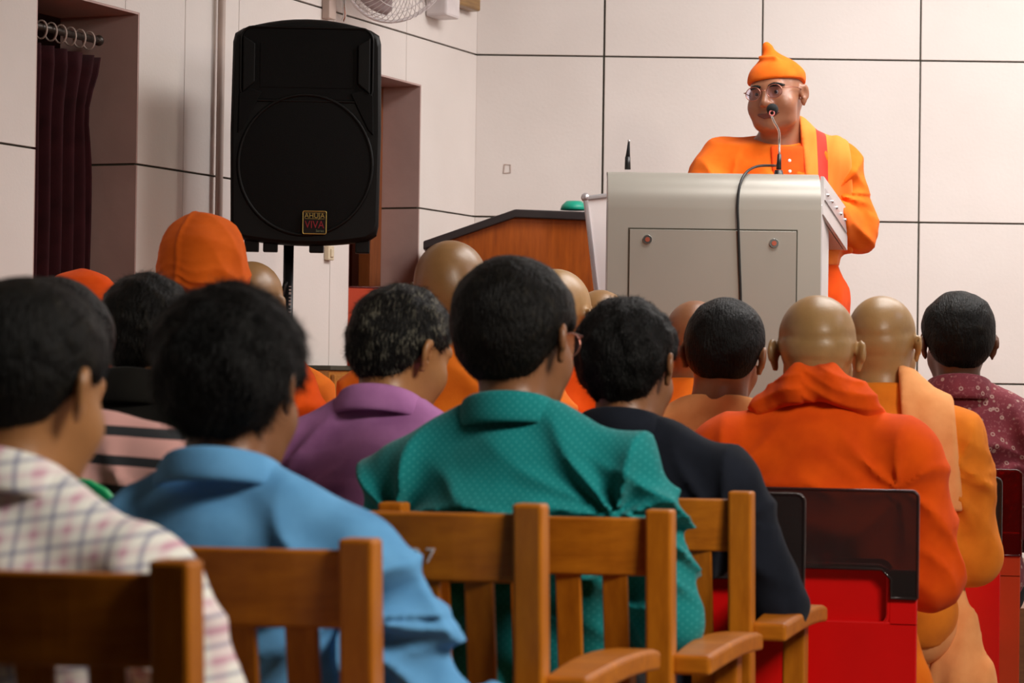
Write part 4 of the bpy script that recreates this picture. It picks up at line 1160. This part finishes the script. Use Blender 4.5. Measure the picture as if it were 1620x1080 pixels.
# ------------------------------------------------------------------ clothes and skins
def lines(t, v, k, w, off=0.0):
    f = t.math('FRACT', t.math('ADD', t.math('MULTIPLY', v, k), off + 100.0))
    return t.math('LESS_THAN', t.math('ABSOLUTE', t.math('SUBTRACT', f, 0.5)), w)
def soft_lines(t, v, k, w, off=0.0):
    f = t.math('FRACT', t.math('ADD', t.math('MULTIPLY', v, k), off + 100.0))
    d = t.math('ABSOLUTE', t.math('SUBTRACT', f, 0.5))
    return t.ramp(d, [(w * 0.5, (1, 1, 1, 1)), (w * 1.3, (0, 0, 0, 1))])
def sep(t, vec):
    n = t.node('ShaderNodeSeparateXYZ'); t.link(vec, n.inputs[0]); return n.outputs
def cloth_bump(t, wr=0.35):
    wrinkle(t, wr)
    t.set(Roughness=0.85, Sheen_Weight=0.1, Specular_IOR_Level=0.25)
def plaid():
    t = NT('checked_cotton'); v = t.coord((1, 1, 1), (0.0, 0.16, 0.12)); X = sep(t, v)
    b1 = soft_lines(t, X[0], 29, 0.075); b2 = soft_lines(t, X[2], 29, 0.075)
    p1 = soft_lines(t, X[0], 29, 0.13, 0.5); p2 = soft_lines(t, X[2], 29, 0.13, 0.5)
    c = t.mix(t.math('MULTIPLY', p1, 0.30), (0.93, 0.91, 0.84, 1), (0.75, 0.36, 0.50, 1))
    c = t.mix(t.math('MULTIPLY', p2, 0.30), c, (0.62, 0.30, 0.42, 1))
    c = t.mix(t.math('MULTIPLY', t.math('MULTIPLY', p1, p2), 0.6), c, (0.60, 0.22, 0.36, 1))
    c = t.mix(t.math('MULTIPLY', b1, 0.52), c, (0.06, 0.08, 0.26, 1)); c = t.mix(t.math('MULTIPLY', b2, 0.52), c, (0.06, 0.08, 0.26, 1))
    t.base(c); cloth_bump(t); return t.m
def dotted(name, col, dot, k, r):
    t = NT(name); v = t.coord((1, 1, 1), (0, 0.78, 0)); X = sep(t, v)
    a = lines(t, X[0], k, r); b = lines(t, X[2], k, r)
    base = t.ramp(t.noise(v, 12, 4), [(0.3, dk(col, 0.88)), (0.7, dk(col, 1.06))])
    t.base(t.mix(t.math('MULTIPLY', t.math('MULTIPLY', a, b), 0.5), base, dot)); cloth_bump(t); return t.m
def floral():
    t = NT('maroon_print_cotton'); v = t.coord()
    vo = t.node('ShaderNodeTexVoronoi'); vo.inputs['Scale'].default_value = 44; t.link(v, vo.inputs['Vector'])
    d = vo.outputs['Distance']
    ring = t.ramp(d, [(0.10, (0, 0, 0, 1)), (0.17, (1, 1, 1, 1)), (0.25, (0.9, 0.9, 0.9, 1)), (0.31, (0, 0, 0, 1))])
    sp_ = t.ramp(t.noise(v, 120, 2), [(0.56, (0, 0, 0, 1)), (0.64, (1, 1, 1, 1))])
    base = t.ramp(t.noise(v, 12, 3), [(0.3, (0.12, 0.014, 0.024, 1)), (0.7, (0.19, 0.026, 0.038, 1))])
    c = t.mix(t.math('MULTIPLY', sp_, 0.22), base, (0.45, 0.20, 0.20, 1))
    t.base(t.mix(t.math('MULTIPLY', ring, 0.55), c, (0.50, 0.36, 0.30, 1))); cloth_bump(t); return t.m
def stripes():
    t = NT('pink_grey_stripes'); v = t.coord((1, 1, 1), (0, -0.06, 0)); X = sep(t, v)
    wide = lines(t, X[2], 23.0, 0.33, 0.30)
    c = t.mix(wide, (0.020, 0.022, 0.026, 1), (0.62, 0.33, 0.30, 1))
    t.base(c); cloth_bump(t); return t.m
def sash_mat():
    t = NT('sash_cloth'); v = t.coord(); X = sep(t, v)
    d = t.math('LESS_THAN', t.math('ABSOLUTE', t.math('SUBTRACT', X[0], -0.128)), 0.017)
    t.base(t.mix(d, (0.95, 0.22, 0.025, 1), (0.72, 0.035, 0.02, 1))); cloth_bump(t, 0.4); return t.m
K = {}
K['plaid'] = plaid()
K['teal'] = dotted('teal_dotted_cotton', (0.001, 0.195, 0.200, 1), (0.05, 0.36, 0.36, 1), 105, 0.15)
K['floral'] = floral(); K['stripes'] = stripes(); K['sash'] = sash_mat()
K['blue'] = fabric('blue_cotton', (0.11, 0.33, 0.62, 1), (0.15, 0.41, 0.72, 1))
K['navy'] = fabric('navy_cotton', (0.006, 0.008, 0.014, 1), (0.010, 0.013, 0.022, 1))
K['purple'] = fabric('purple_cotton', (0.40, 0.155, 0.39, 1), (0.52, 0.22, 0.50, 1))
K['black'] = fabric('black_jacket_cloth', (0.006, 0.006, 0.005, 1), (0.012, 0.011, 0.009, 1))
K['orange'] = fabric('orange_cotton', (0.80, 0.165, 0.010, 1), (0.90, 0.22, 0.016, 1))
K['deep'] = fabric('deep_orange_cotton', (0.74, 0.070, 0.002, 1), (0.86, 0.100, 0.003, 1))
K['yellow'] = fabric('yellow_orange_cotton', (0.74, 0.19, 0.012, 1), (0.86, 0.25, 0.018, 1))
K['peach'] = fabric('peach_cotton', (0.92, 0.36, 0.12, 1), (0.96, 0.44, 0.17, 1))
K['swami'] = fabric('bright_orange_cotton', (0.90, 0.145, 0.006, 1), (0.95, 0.190, 0.014, 1))
K['swamideep'] = fabric('red_orange_cotton', (0.86, 0.070, 0.004, 1), (0.93, 0.10, 0.006, 1))
K['turban'] = fabric('turban_orange', (0.66, 0.105, 0.006, 1), (0.78, 0.14, 0.010, 1))
K['pants'] = fabric('dark_trouser_cloth', (0.018, 0.018, 0.020, 1))
K['jeans'] = fabric('denim', (0.03, 0.05, 0.10, 1))
S1 = skin('light_brown_skin', (0.36, 0.17, 0.062, 1)); S2 = skin('brown_skin', (0.22, 0.095, 0.04, 1)); S3 = skin('dark_brown_skin', (0.115, 0.045, 0.022, 1))
SB = skin('shaved_head_skin', (0.36, 0.22, 0.085, 1), 0.40); SB2 = skin('shaved_tan_skin', (0.27, 0.15, 0.055, 1), 0.38); SF = skin('speaker_skin', (0.29, 0.125, 0.066, 1), 0.38)
SL = skin('lip_skin', (0.13, 0.035, 0.026, 1), 0.4)
H1 = hairmat('black_hair', (0.0028, 0.0026, 0.0024, 1), (0.012, 0.013, 0.012, 1), 0.62)
H2 = hairmat('brown_black_hair', (0.0032, 0.0028, 0.0022, 1), (0.016, 0.013, 0.008, 1), 0.60)
H3 = hairmat('greying_hair', (0.006, 0.0055, 0.005, 1), (0.17, 0.16, 0.12, 1), 0.585)

R = {}
# rear rows, nearest the camera first
R['checked'], F = person('man in white, blue and pink checked shirt nearest the camera', 58, 447, 2.84, S1, K['plaid'], 'short', H2, h=0.0075, ch=0.008, yaw=13,
    trousers=K['pants'], hair_t=(0.004, 0.016), lean=9, hy=14, hp=12, hs=1.04, w=1.12, neckh=0.018, fseed=11, fold=0.006, hairtop=0.012, collar=(K['plaid'], 0.036, 0.008, 0.020), strands=7000, strand_len=0.008,
    J=dict(ER=(0.30, 0.10, 0.70), WR=(0.24, 0.33, 0.68), HR=(0.22, 0.42, 0.66)))
R['blue'], F = person('man in light blue shirt with thick black hair', 366, 461, 3.36, S2, K['blue'], 'long', H1, h=0.0075, ch=0.0065, yaw=14,
    trousers=K['jeans'], hair_t=(0.012, 0.024), curl=0.006, lean=4, hy=4, hp=8, hr=-3, hs=1.10, w=1.20, neckh=0.016, side=-2, fseed=21, fold=0.015, collar=(K['blue'], 0.034, 0.008, 0.016), hairtop=0.014, strands=9000, strand_len=0.022, messy=0.5,
    J=dict(ER=(0.30, 0.06, 0.735), WR=(0.315, 0.28, 0.735), HR=(0.325, 0.365, 0.725)))
R['teal'], F = person('man in teal dotted shirt with short faded hair', 812, 412, 4.41, S2, K['teal'], 'short', H2, h=0.0075, ch=0.0065, yaw=14,
    trousers=K['pants'], hair_t=(0.006, 0.020), curl=0.003, lean=2, side=-3, hy=14, hp=4, hr=-3, hs=1.12, w=1.16, girth=1.05, fseed=31, fold=0.016, collar=(K['teal'], 0.036, 0.002, 0.020), hairtop=0.014, strands=8000, strand_len=0.011)
R['navy'], F = person('man in dark navy shirt with curly black hair', 992, 474, 4.87, S2, K['navy'], 'short', H1, h=0.0075, ch=0.008, yaw=14,
    trousers=K['pants'], hair_t=(0.012, 0.018), curl=0.007, lean=3, hy=10, hp=8, hr=-3, hs=1.06, w=1.22, fseed=41, fold=0.008, collar=(K['navy'], 0.036, 0.008, 0.018), hairtop=0.014, strands=8000, strand_len=0.013, messy=1.2,
    J=dict(ER=(0.305, 0.05, 0.725), WR=(0.27, 0.29, 0.735), HR=(0.255, 0.375, 0.725)))
R['purple'], F = person('greying man in purple shirt looking down to the right', 652, 455, 4.98, S1, K['purple'], 'short', H3, h=0.0075, ch=0.009, yaw=14,
    trousers=K['pants'], hair_t=(0.010, 0.012), curl=0.006, lean=8, hy=32, hp=16, hr=2, hs=1.04, w=1.12, fseed=51, fold=0.013, collar=(K['purple'], 0.036, 0.008, 0.020), hairtop=0.010, strands=7000, strand_len=0.016, messy=0.6)
R['stripes'], F = person('man in pink and dark grey striped shirt behind the checked shirt', 98, 444, 4.06, S2, K['stripes'], 'short', H1, h=0.011, ch=0.010, yaw=13,
    trousers=K['pants'], lean=6, hp=16, hy=6, hs=0.95, neckh=-0.035, w=1.22, fseed=61, fold=0.007)
R['black'], F = person('man in black jacket with dark hair below the orange turban', 232, 433, 4.95, S2, K['black'], 'long', H2, h=0.010, ch=0.012, yaw=13,
    trousers=K['pants'], hair_t=(0.008, 0.016), curl=0.006, lean=4, hs=0.98, fseed=71, hairtop=0.012, strands=3000, strand_len=0.02, collar=(K['black'], 0.05, 0.006, 0.02))
# robed men further forward
R['deep'], FM1 = person('shaven-headed monk in deep orange robe with a cloth around his neck', 1294, 468, 5.72, SB, K['deep'], h=0.0075, ch=0.009, yaw=11,
    trousers=K['deep'], lean=5, hy=-2, hp=8, hs=1.14, crease=True, w=1.14, girth=1.0, fseed=81, fold=0.009, sleeve_r=1.55, shirt_inf=0.022, fk=(22, 50))
R['yellow'], FM2 = person('shaven-headed monk in yellow orange robe right of the deep orange one', 1396, 468, 6.05, SB, K['yellow'], h=0.008, ch=0.010, yaw=10,
    trousers=K['peach'], lean=3, hy=10, hp=4, hs=1.02, crease=True, w=0.97, girth=1.0, fseed=91, fold=0.008, sleeve_r=1.35, shirt_inf=0.022, neck=1.15, fk=(22, 50))
R['maroon'], F = person('man in maroon patterned shirt at the right edge', 1517, 463, 7.0, S3, K['floral'], 'buzz', H2, h=0.008, ch=0.010, yaw=8,
    trousers=K['pants'], hair_t=(0.005, 0.016), lean=2, hy=-6, hp=3, hs=1.09, w=1.10, strands=4000, strand_len=0.008, fseed=101, fold=0.010, collar=(K['floral'], 0.04, 0.01, 0.03), hairtop=0.012)
R['peach'], F = person('man in peach shirt with close-cropped black hair', 1153, 474, 6.15, S2, K['peach'], 'buzz', H1, h=0.009, ch=0.010, yaw=13,
    trousers=K['peach'], hair_t=(0.006, 0.012), lean=3, hy=2, hp=6, hs=1.12, w=1.05, neck=1.2, girth=1.1, fseed=111, fold=0.008, hairtop=0.008, hr=4, strands=4000, strand_len=0.006)
R['bald1'], F = person('shaven-headed monk in orange before the wooden desk', 714, 380, 6.15, SB2, K['orange'], h=0.010, ch=0.011, yaw=14, trousers=K['orange'], lean=3, side=-4, hy=4, w=0.98, fseed=121, fold=0.010, shirt_inf=0.022, sleeve_r=1.4)
R['bald2'], F = person('shaven-headed monk in red orange half hidden by the teal man\'s head', 880, 425, 6.55, SB, K['deep'], h=0.010, ch=0.012, yaw=14, trousers=K['deep'], lean=4, hy=16, w=1.0, hs=1.04, fseed=131, fold=0.010, shirt_inf=0.022, sleeve_r=1.3, side=4)
R['bald3'], F = person('dark shaven head just above the curly black hair', 950, 458, 7.0, SB2, K['orange'], h=0.012, ch=0.014, yaw=14, trousers=K['orange'], lean=3, w=0.9, fseed=141)
R['bald4'], F = person('dark shaven head left of the close-cropped man in peach', 1100, 475, 6.78, S2, K['orange'], h=0.011, ch=0.014, yaw=14, trousers=K['orange'], lean=3, w=0.9, fseed=151)
R['bald5'], F = person('shaven head right of the turban below the loudspeaker', 398, 413, 6.9, SB2, K['orange'], h=0.011, ch=0.014, yaw=14, trousers=K['orange'], lean=3, w=0.9, fseed=161)
R['turban'], FT = person('man in large orange turban and orange robe', 322, 362, 5.90, S2, K['deep'], h=0.010, ch=0.011, yaw=14, trousers=K['deep'], lean=3, hy=8, w=1.02, fseed=171, fold=0.012, shirt_inf=0.024, sleeve_r=1.5)
R['cap'], FC = person('person in small orange cap in front of the maroon curtain', 132, 438, 6.4, S2, K['deep'], h=0.012, ch=0.014, yaw=14, trousers=K['deep'], lean=3, hy=14, fseed=181)

def sdf_part(name, f, lo, hi, h, mat, root, slack=2.4):
    v, q = nets(f, np.asarray(lo), np.asarray(hi), h, slack)
    return link(name, np_mesh(name, v, q), mat, root)
def chain(P, pts, rs, k=0.02):
    d = None
    for i in range(len(pts) - 1):
        a = cap(P, pts[i], pts[i + 1], rs[i], rs[i + 1]); d = a if d is None else smin(d, a, k)
    return d
# cloth rolled round the neck of the deep orange monk
def scarf():
    F = FM1; T = F.T
    f_ = folds(7, 4, (60, 110), 2.0)
    p1 = [T(p) for p in ((-0.10, 0.10, 0.40), (-0.135, 0.035, 0.475), (-0.112, -0.045, 0.515), (-0.045, -0.098, 0.545), (0.035, -0.100, 0.555), (0.108, -0.052, 0.520), (0.150, 0.000, 0.470), (0.12, 0.09, 0.38))]
    p2 = [T(p) for p in ((-0.085, -0.050, 0.550), (-0.035, -0.085, 0.578), (0.035, -0.085, 0.580), (0.085, -0.045, 0.550), (0.105, 0.03, 0.50))]
    def f(P):
        d = smin(chain(P, p1, [0.022, 0.026, 0.026, 0.028, 0.030, 0.030, 0.026, 0.02]), chain(P, p2, [0.012, 0.022, 0.024, 0.020, 0.015]), 0.03)
        return d - 0.010 * (f_(P) - 0.45) - 0.0045 * (1 - np.abs(np.sin(105 * (P[:, 2] + 0.30 * P[:, 0] * np.sign(P[:, 0] + 0.02)) + 1.6 * np.sin(22 * P[:, 0])))) ** 1.3
    c = T((0, 0, 0.48))
    sdf_part('neck_cloth', f, c - 0.24, c + 0.24, 0.0048, K['deep'], R['deep'])
scarf()
# folded cloth over a shoulder: a band of the inflated torso
def band(F, root, x0, x1, z0, inf, mat, nm, h=0.009, seed=5, slant=0.0, only_back=False):
    f_ = folds(seed, 3, (70, 120), 0.15)
    def f(P):
        p = (P - F.hip) @ F.Rt
        d = smin(F.torso(P, inf), F.arms(P, 0.020, 0.25, 1.3), 0.05) - 0.014 * (f_(P * np.array([1, 1, 0.25])) - 0.4)
        xx = p[:, 0] + slant * (0.45 - p[:, 2])
        d = smax(d, np.abs(xx - (x0 + x1) / 2) - (x1 - x0) / 2, 0.008)
        return np.maximum(d, z0 - p[:, 2])
    lo, hi = F.bounds(); return sdf_part(nm, f, lo, hi, h, mat, root)
band(FM2, R['yellow'], 0.055, 0.175, 0.25, 0.036, K['peach'], 'shoulder_cloth', seed=9, slant=-0.10)
# loose robe hanging beside the yellow orange monk's seat
def drape():
    F = FM2; f_ = folds(23, 4, (50, 90), 0.2)
    A, B_, C_ = F.hip + np.array([0.165, 0.05, 0.08]), F.hip + np.array([0.20, 0.02, -0.16]), F.hip + np.array([0.205, 0.02, -0.42])
    def f(P):
        Q = P * np.array([1, 1.45, 1]); s_ = np.array([1, 1.45, 1])
        return chain(Q, [A * s_, B_ * s_, C_ * s_], [0.045, 0.068, 0.080], 0.05) - 0.034 * (f_(P * np.array([1, 1, 0.3])) - 0.4)
    c = F.hip + np.array([0.22, 0.03, -0.18]); sdf_part('robe_end', f, c - np.array([0.18, 0.26, 0.38]), c + np.array([0.18, 0.26, 0.38]), 0.009, K['peach'], R['yellow'])
    F = FM1
    A2, B2, C2 = F.hip + np.array([0.20, 0.0, 0.02]), F.hip + np.array([0.245, 0.0, -0.16]), F.hip + np.array([0.25, 0.0, -0.42])
    def g(P):
        s_ = np.array([1, 1.45, 1]); Q = P * s_
        return chain(Q, [A2 * s_, B2 * s_, C2 * s_], [0.035, 0.045, 0.05], 0.05) - 0.030 * (f_(P * np.array([1, 1, 0.3])) - 0.4)
    c = F.hip + np.array([0.22, 0.0, -0.2]); sdf_part('robe_end', g, c - np.array([0.16, 0.22, 0.36]), c + np.array([0.16, 0.22, 0.36]), 0.009, K['orange'], R['deep'])
drape()
# turban and small cap
def turban(F, root, mat, rx, rz, up, nm, wrinkle=0.006, seam=True, seed=3):
    rg = folds(seed, 3, (60, 100), 2.5)
    hs = F.k['hs']
    def f(P):
        p = F.headp(P)
        d = ell(p, (0, -0.015, up), (rx, rx * 1.12, rz))
        d = smin(d, ell(p, (0.004, -0.015, up - 0.052), (rx * 1.04, rx * 1.16, rz * 0.68)), 0.03)
        lowm = np.clip((up - 0.01 - p[:, 2]) / 0.05, 0, 1)
        d = d - 0.003 - wrinkle * (rg(p) - 0.4) - (0.0006 + 0.0045 * lowm) * (1 - np.abs(np.sin((p[:, 2] + 0.35 * np.abs(p[:, 0]) * lowm + 0.006 * np.sin(p[:, 0] * 60)) * 190))) ** 1.5
        if seam: d = d - 0.004 * np.exp(-((p[:, 0] + 0.004) / 0.004) ** 2)
        return smax(d, 0.8 * np.clip(p[:, 1], 0, 1) - 0.050 - p[:, 2], 0.012) * hs
    c = F.H; sdf_part(nm, f, c - 0.22, c + 0.24, 0.0042, mat, root, 3.2)
turban(FT, R['turban'], K['turban'], 0.0850, 0.084, 0.060, 'turban', 0.008)
turban(FC, R['cap'], K['deep'], 0.084, 0.075, 0.055, 'cap', 0.010, False, 6)

# spectacles for the man in teal
def spectacles(root, F, half_rim=False):
    hs = F.k['hs']; Hh = lambda p: F.H + F.Rh @ np.asarray(p, float) * hs
    sp = MB()
    rr, rz = 0.0245, 0.0205
    for sx in (-1, 1):
        pts = [Hh((sx * 0.034 + rr * math.cos(a), 0.108 - 0.10 * abs(sx * 0.034 + rr * math.cos(a)) ** 1.5 * 3, 0.002 + rz * math.sin(a))) for a in np.linspace(0, 2 * PI, 29)]
        sp.tube(pts, 0.0014, 6, False)
        sp.tube([Hh((sx * 0.0585, 0.100, 0.010)), Hh((sx * 0.0715, 0.085, 0.012)), Hh((sx * 0.081, 0.03, 0.012)), Hh((sx * 0.083, -0.015, 0.006))], 0.0014, 6)
    sp.tube([Hh((-0.010, 0.106, 0.006)), Hh((0, 0.110, 0.009)), Hh((0.010, 0.106, 0.006))], 0.0013, 6)
    o = sp.obj('spectacles', M['spectacle'], root)
    for sx in (-1, 1):
        v = [Hh((sx * 0.034, 0.105, 0.002))] + [Hh((sx * 0.034 + rr * 0.97 * math.cos(a), 0.106 - 0.3 * abs(sx * 0.034 + rr * math.cos(a)) ** 1.5, 0.002 + rz * 0.97 * math.sin(a))) for a in np.linspace(0, 2 * PI, 25)[:-1]]
        link('lens', pymesh('lens', v, [(0, 1 + k, 1 + (k + 1) % 24) for k in range(24)], True), M['lens'], o)
spectacles(*[(R['teal'], f_) for (r_, f_, s_) in PEOPLE if r_ == R['teal']][0])

# ------------------------------------------------------------------ the speaking man behind the lectern
def speaking_man():
    X0, Y0 = 0.868, 8.26
    loc = lambda px, py, Y: np.array([X0 - at(px, py, Y).x, Y0 - Y, at(px, py, Y).z - STAGE_Z])
    J = dict(SR=loc(1148, 252, 8.26), ER=loc(1108, 318, 8.16), WR=loc(1150, 316, 8.00), HR=loc(1168, 317, 7.93),
             SL=loc(1322, 262, 8.27), EL=loc(1352, 362, 8.26), WL=loc(1296, 330, 8.08), HL=loc(1266, 322, 8.01))
    F = Fig(sit=False, lean=2, hy=27, hp=2, hr=6, w=1.02, girth=1.12, fat=0.017, hs=1.07, neck=1.18, J=J, neckh=0.015)
    root = empty('person', (X0, Y0, STAGE_Z), PI)
    tag(root, 'man in orange robe, pointed orange cap and spectacles speaking behind the lectern', 'person')
    lo, hi = F.bounds()
    v, q = nets(F.body, lo, hi, 0.006); link('body', np_mesh('body', v, q), SF, root); eyes(root, F)
    fd = shirt_folds(F, 205, 0.020)
    cutN = F.Rt @ np.array([0, 0.30, 1.0]); cutN /= np.linalg.norm(cutN); cutP = F.T((0, -0.03, 0.515))
    def fs(P):
        d = smin(F.torso(P, 0.022), F.arms(P, 0.016, 0.97, 1.45), 0.04) - fd(P)
        d = smax(d, (P - cutP) @ cutN, 0.006); return np.maximum(d, F.hip[2] + 0.09 - P[:, 2])
    v, q = nets(fs, lo, hi, 0.0075, 2.8); link('shirt', np_mesh('shirt', v, q), K['swami'], root)
    fr = folds(202, 5, (40, 80), 0.12)
    def fl(P):
        d = smin(F.legs(P, 0.055), F.torso(P, 0.012), 0.06) - 0.025 * (fr(P * np.array([1, 1, 0.3])) - 0.4)
        d = np.maximum(d, P[:, 2] - F.hip[2] - 0.17); return np.maximum(d, 0.06 - P[:, 2])
    v, q = nets(fl, lo - 0.06, hi, 0.011, 2.8); link('robe', np_mesh('robe', v, q), K['swamideep'], root)
    band(F, root, -0.225, -0.065, 0.10, 0.034, K['sash'], 'sash', 0.0075, 14, 0.05)
    # front placket with buttons
    def fp(P):
        p = (P - F.hip) @ F.Rt
        d = F.torso(P, 0.0245); d = smax(d, np.abs(p[:, 0] + 0.015) - 0.052 - 0.05 * np.clip(p[:, 2] - 0.40, 0, 1), 0.003)
        d = np.maximum(d, 0.15 - p[:, 2]); d = np.maximum(d, 0.02 - p[:, 1]); return smax(d, (P - cutP) @ cutN + 0.002, 0.004)
    sdf_part('placket', fp, lo, hi, 0.006, K['swamideep'], root)
    for z in (0.435, 0.400, 0.36):
        best = None
        for y in np.linspace(0.05, 0.22, 60):
            if F.torso(np.array([F.T((-0.018, y, z))]), 0.0255)[0] < 0: best = y
        c = F.T((-0.018, (best or 0.13) + 0.001, z)); MB().sphere(c, 0.0055, 12, 8, (1, 0.5, 1)).obj('button', M['whiteboard'], root)
    # pointed cap
    hs = F.k['hs']; rg = folds(33, 3, (50, 90), 1.2)
    def fc(P):
        p = F.headp(P)
        d = ell(p, (0, -0.012, 0.045), (0.0845, 0.104, 0.0745))
        d = smin(d, cap(p, (0.000, -0.010, 0.050), (0.012, 0.002, 0.142), 0.0815, 0.017), 0.02)
        d = smin(d, cap(p, (0.012, 0.002, 0.142), (0.016, 0.003, 0.156), 0.014, 0.010), 0.012)
        d = smin(d, cap(p, (-0.026, 0.050, 0.108), (0.026, 0.040, 0.118), 0.006, 0.007), 0.014)
        d = d - 0.005 * (rg(p) - 0.4)
        z0 = 0.040 + 0.004 * p[:, 1] / 0.1 - 0.16 * np.clip(-p[:, 1], 0, 1)
        d = smax(d, z0 - p[:, 2], 0.006); return d * hs
    c = F.H; sdf_part('cap', fc, c - 0.2, c + 0.26, 0.005, K['swami'], root, 2.8)
    # eyebrows, moustache and short side hair
    def fb(P):
        p = F.headp(P); x = np.abs(p[:, 0]); d = head_sdf(p, F.k['fat'], False) - 0.003
        g = np.sqrt(((x - 0.033) / 0.022) ** 2 + ((p[:, 2] - 0.0245 + 0.15 * np.abs(x - 0.03)) / 0.0065) ** 2) - 1
        return np.maximum(np.maximum(d, g * 0.006), 0.03 - p[:, 1]) * hs
    sdf_part('eyebrows', fb, c - 0.12, c + 0.15, 0.0035, H3, root, 3)
    def fm(P):
        pp = F.headp(P); x = np.abs(pp[:, 0]); d = head_sdf(pp, F.k['fat'], False) - 0.0016
        zc = -0.067 + 0.30 * np.clip(x - 0.012, 0, 1)
        g = np.sqrt((pp[:, 0] / 0.036) ** 2 + ((pp[:, 2] - zc) / 0.0085) ** 2) - 1
        return np.maximum(np.maximum(d, g * 0.0075), 0.05 - pp[:, 1]) * hs
    sdf_part('lips', fm, c - 0.12, c + 0.15, 0.003, SL, root, 3)
    spectacles(root, F)
speaking_man()

# green plastic chair of the man in stripes
def green_chair():
    r = empty('green_chair'); p = at(206, 786, 3.70)
    tag(r, 'green plastic chair, one rounded corner showing beside the checked sleeve', 'chair')
    top = at(120, 754, 3.72).z
    n = 16; v = []; f = []
    a = math.radians(13)
    prof = rrect(0.44, 0.42, 0.09, 0, top - 0.21)
    MB().prism(prof, 1, -0.008, 0.008, 0.003).obj('backrest', M['greenchair'], r)
    MB().box((-0.22, 0, 0.42), (0.22, 0.42, 0.44), 0.008).obj('seat', M['greenchair'], r)
    for sx in (-1, 1):
        for y in (0.02, 0.39): MB().tube([(sx * 0.20, y, 0.0), (sx * 0.19, y, 0.43)], 0.016, 10).obj('leg', M['greenchair'], r)
    r.location = (p.x - 0.22 * math.cos(a), p.y + 0.22 * math.sin(a), 0); r.rotation_euler = (0, 0, -a)
green_chair()
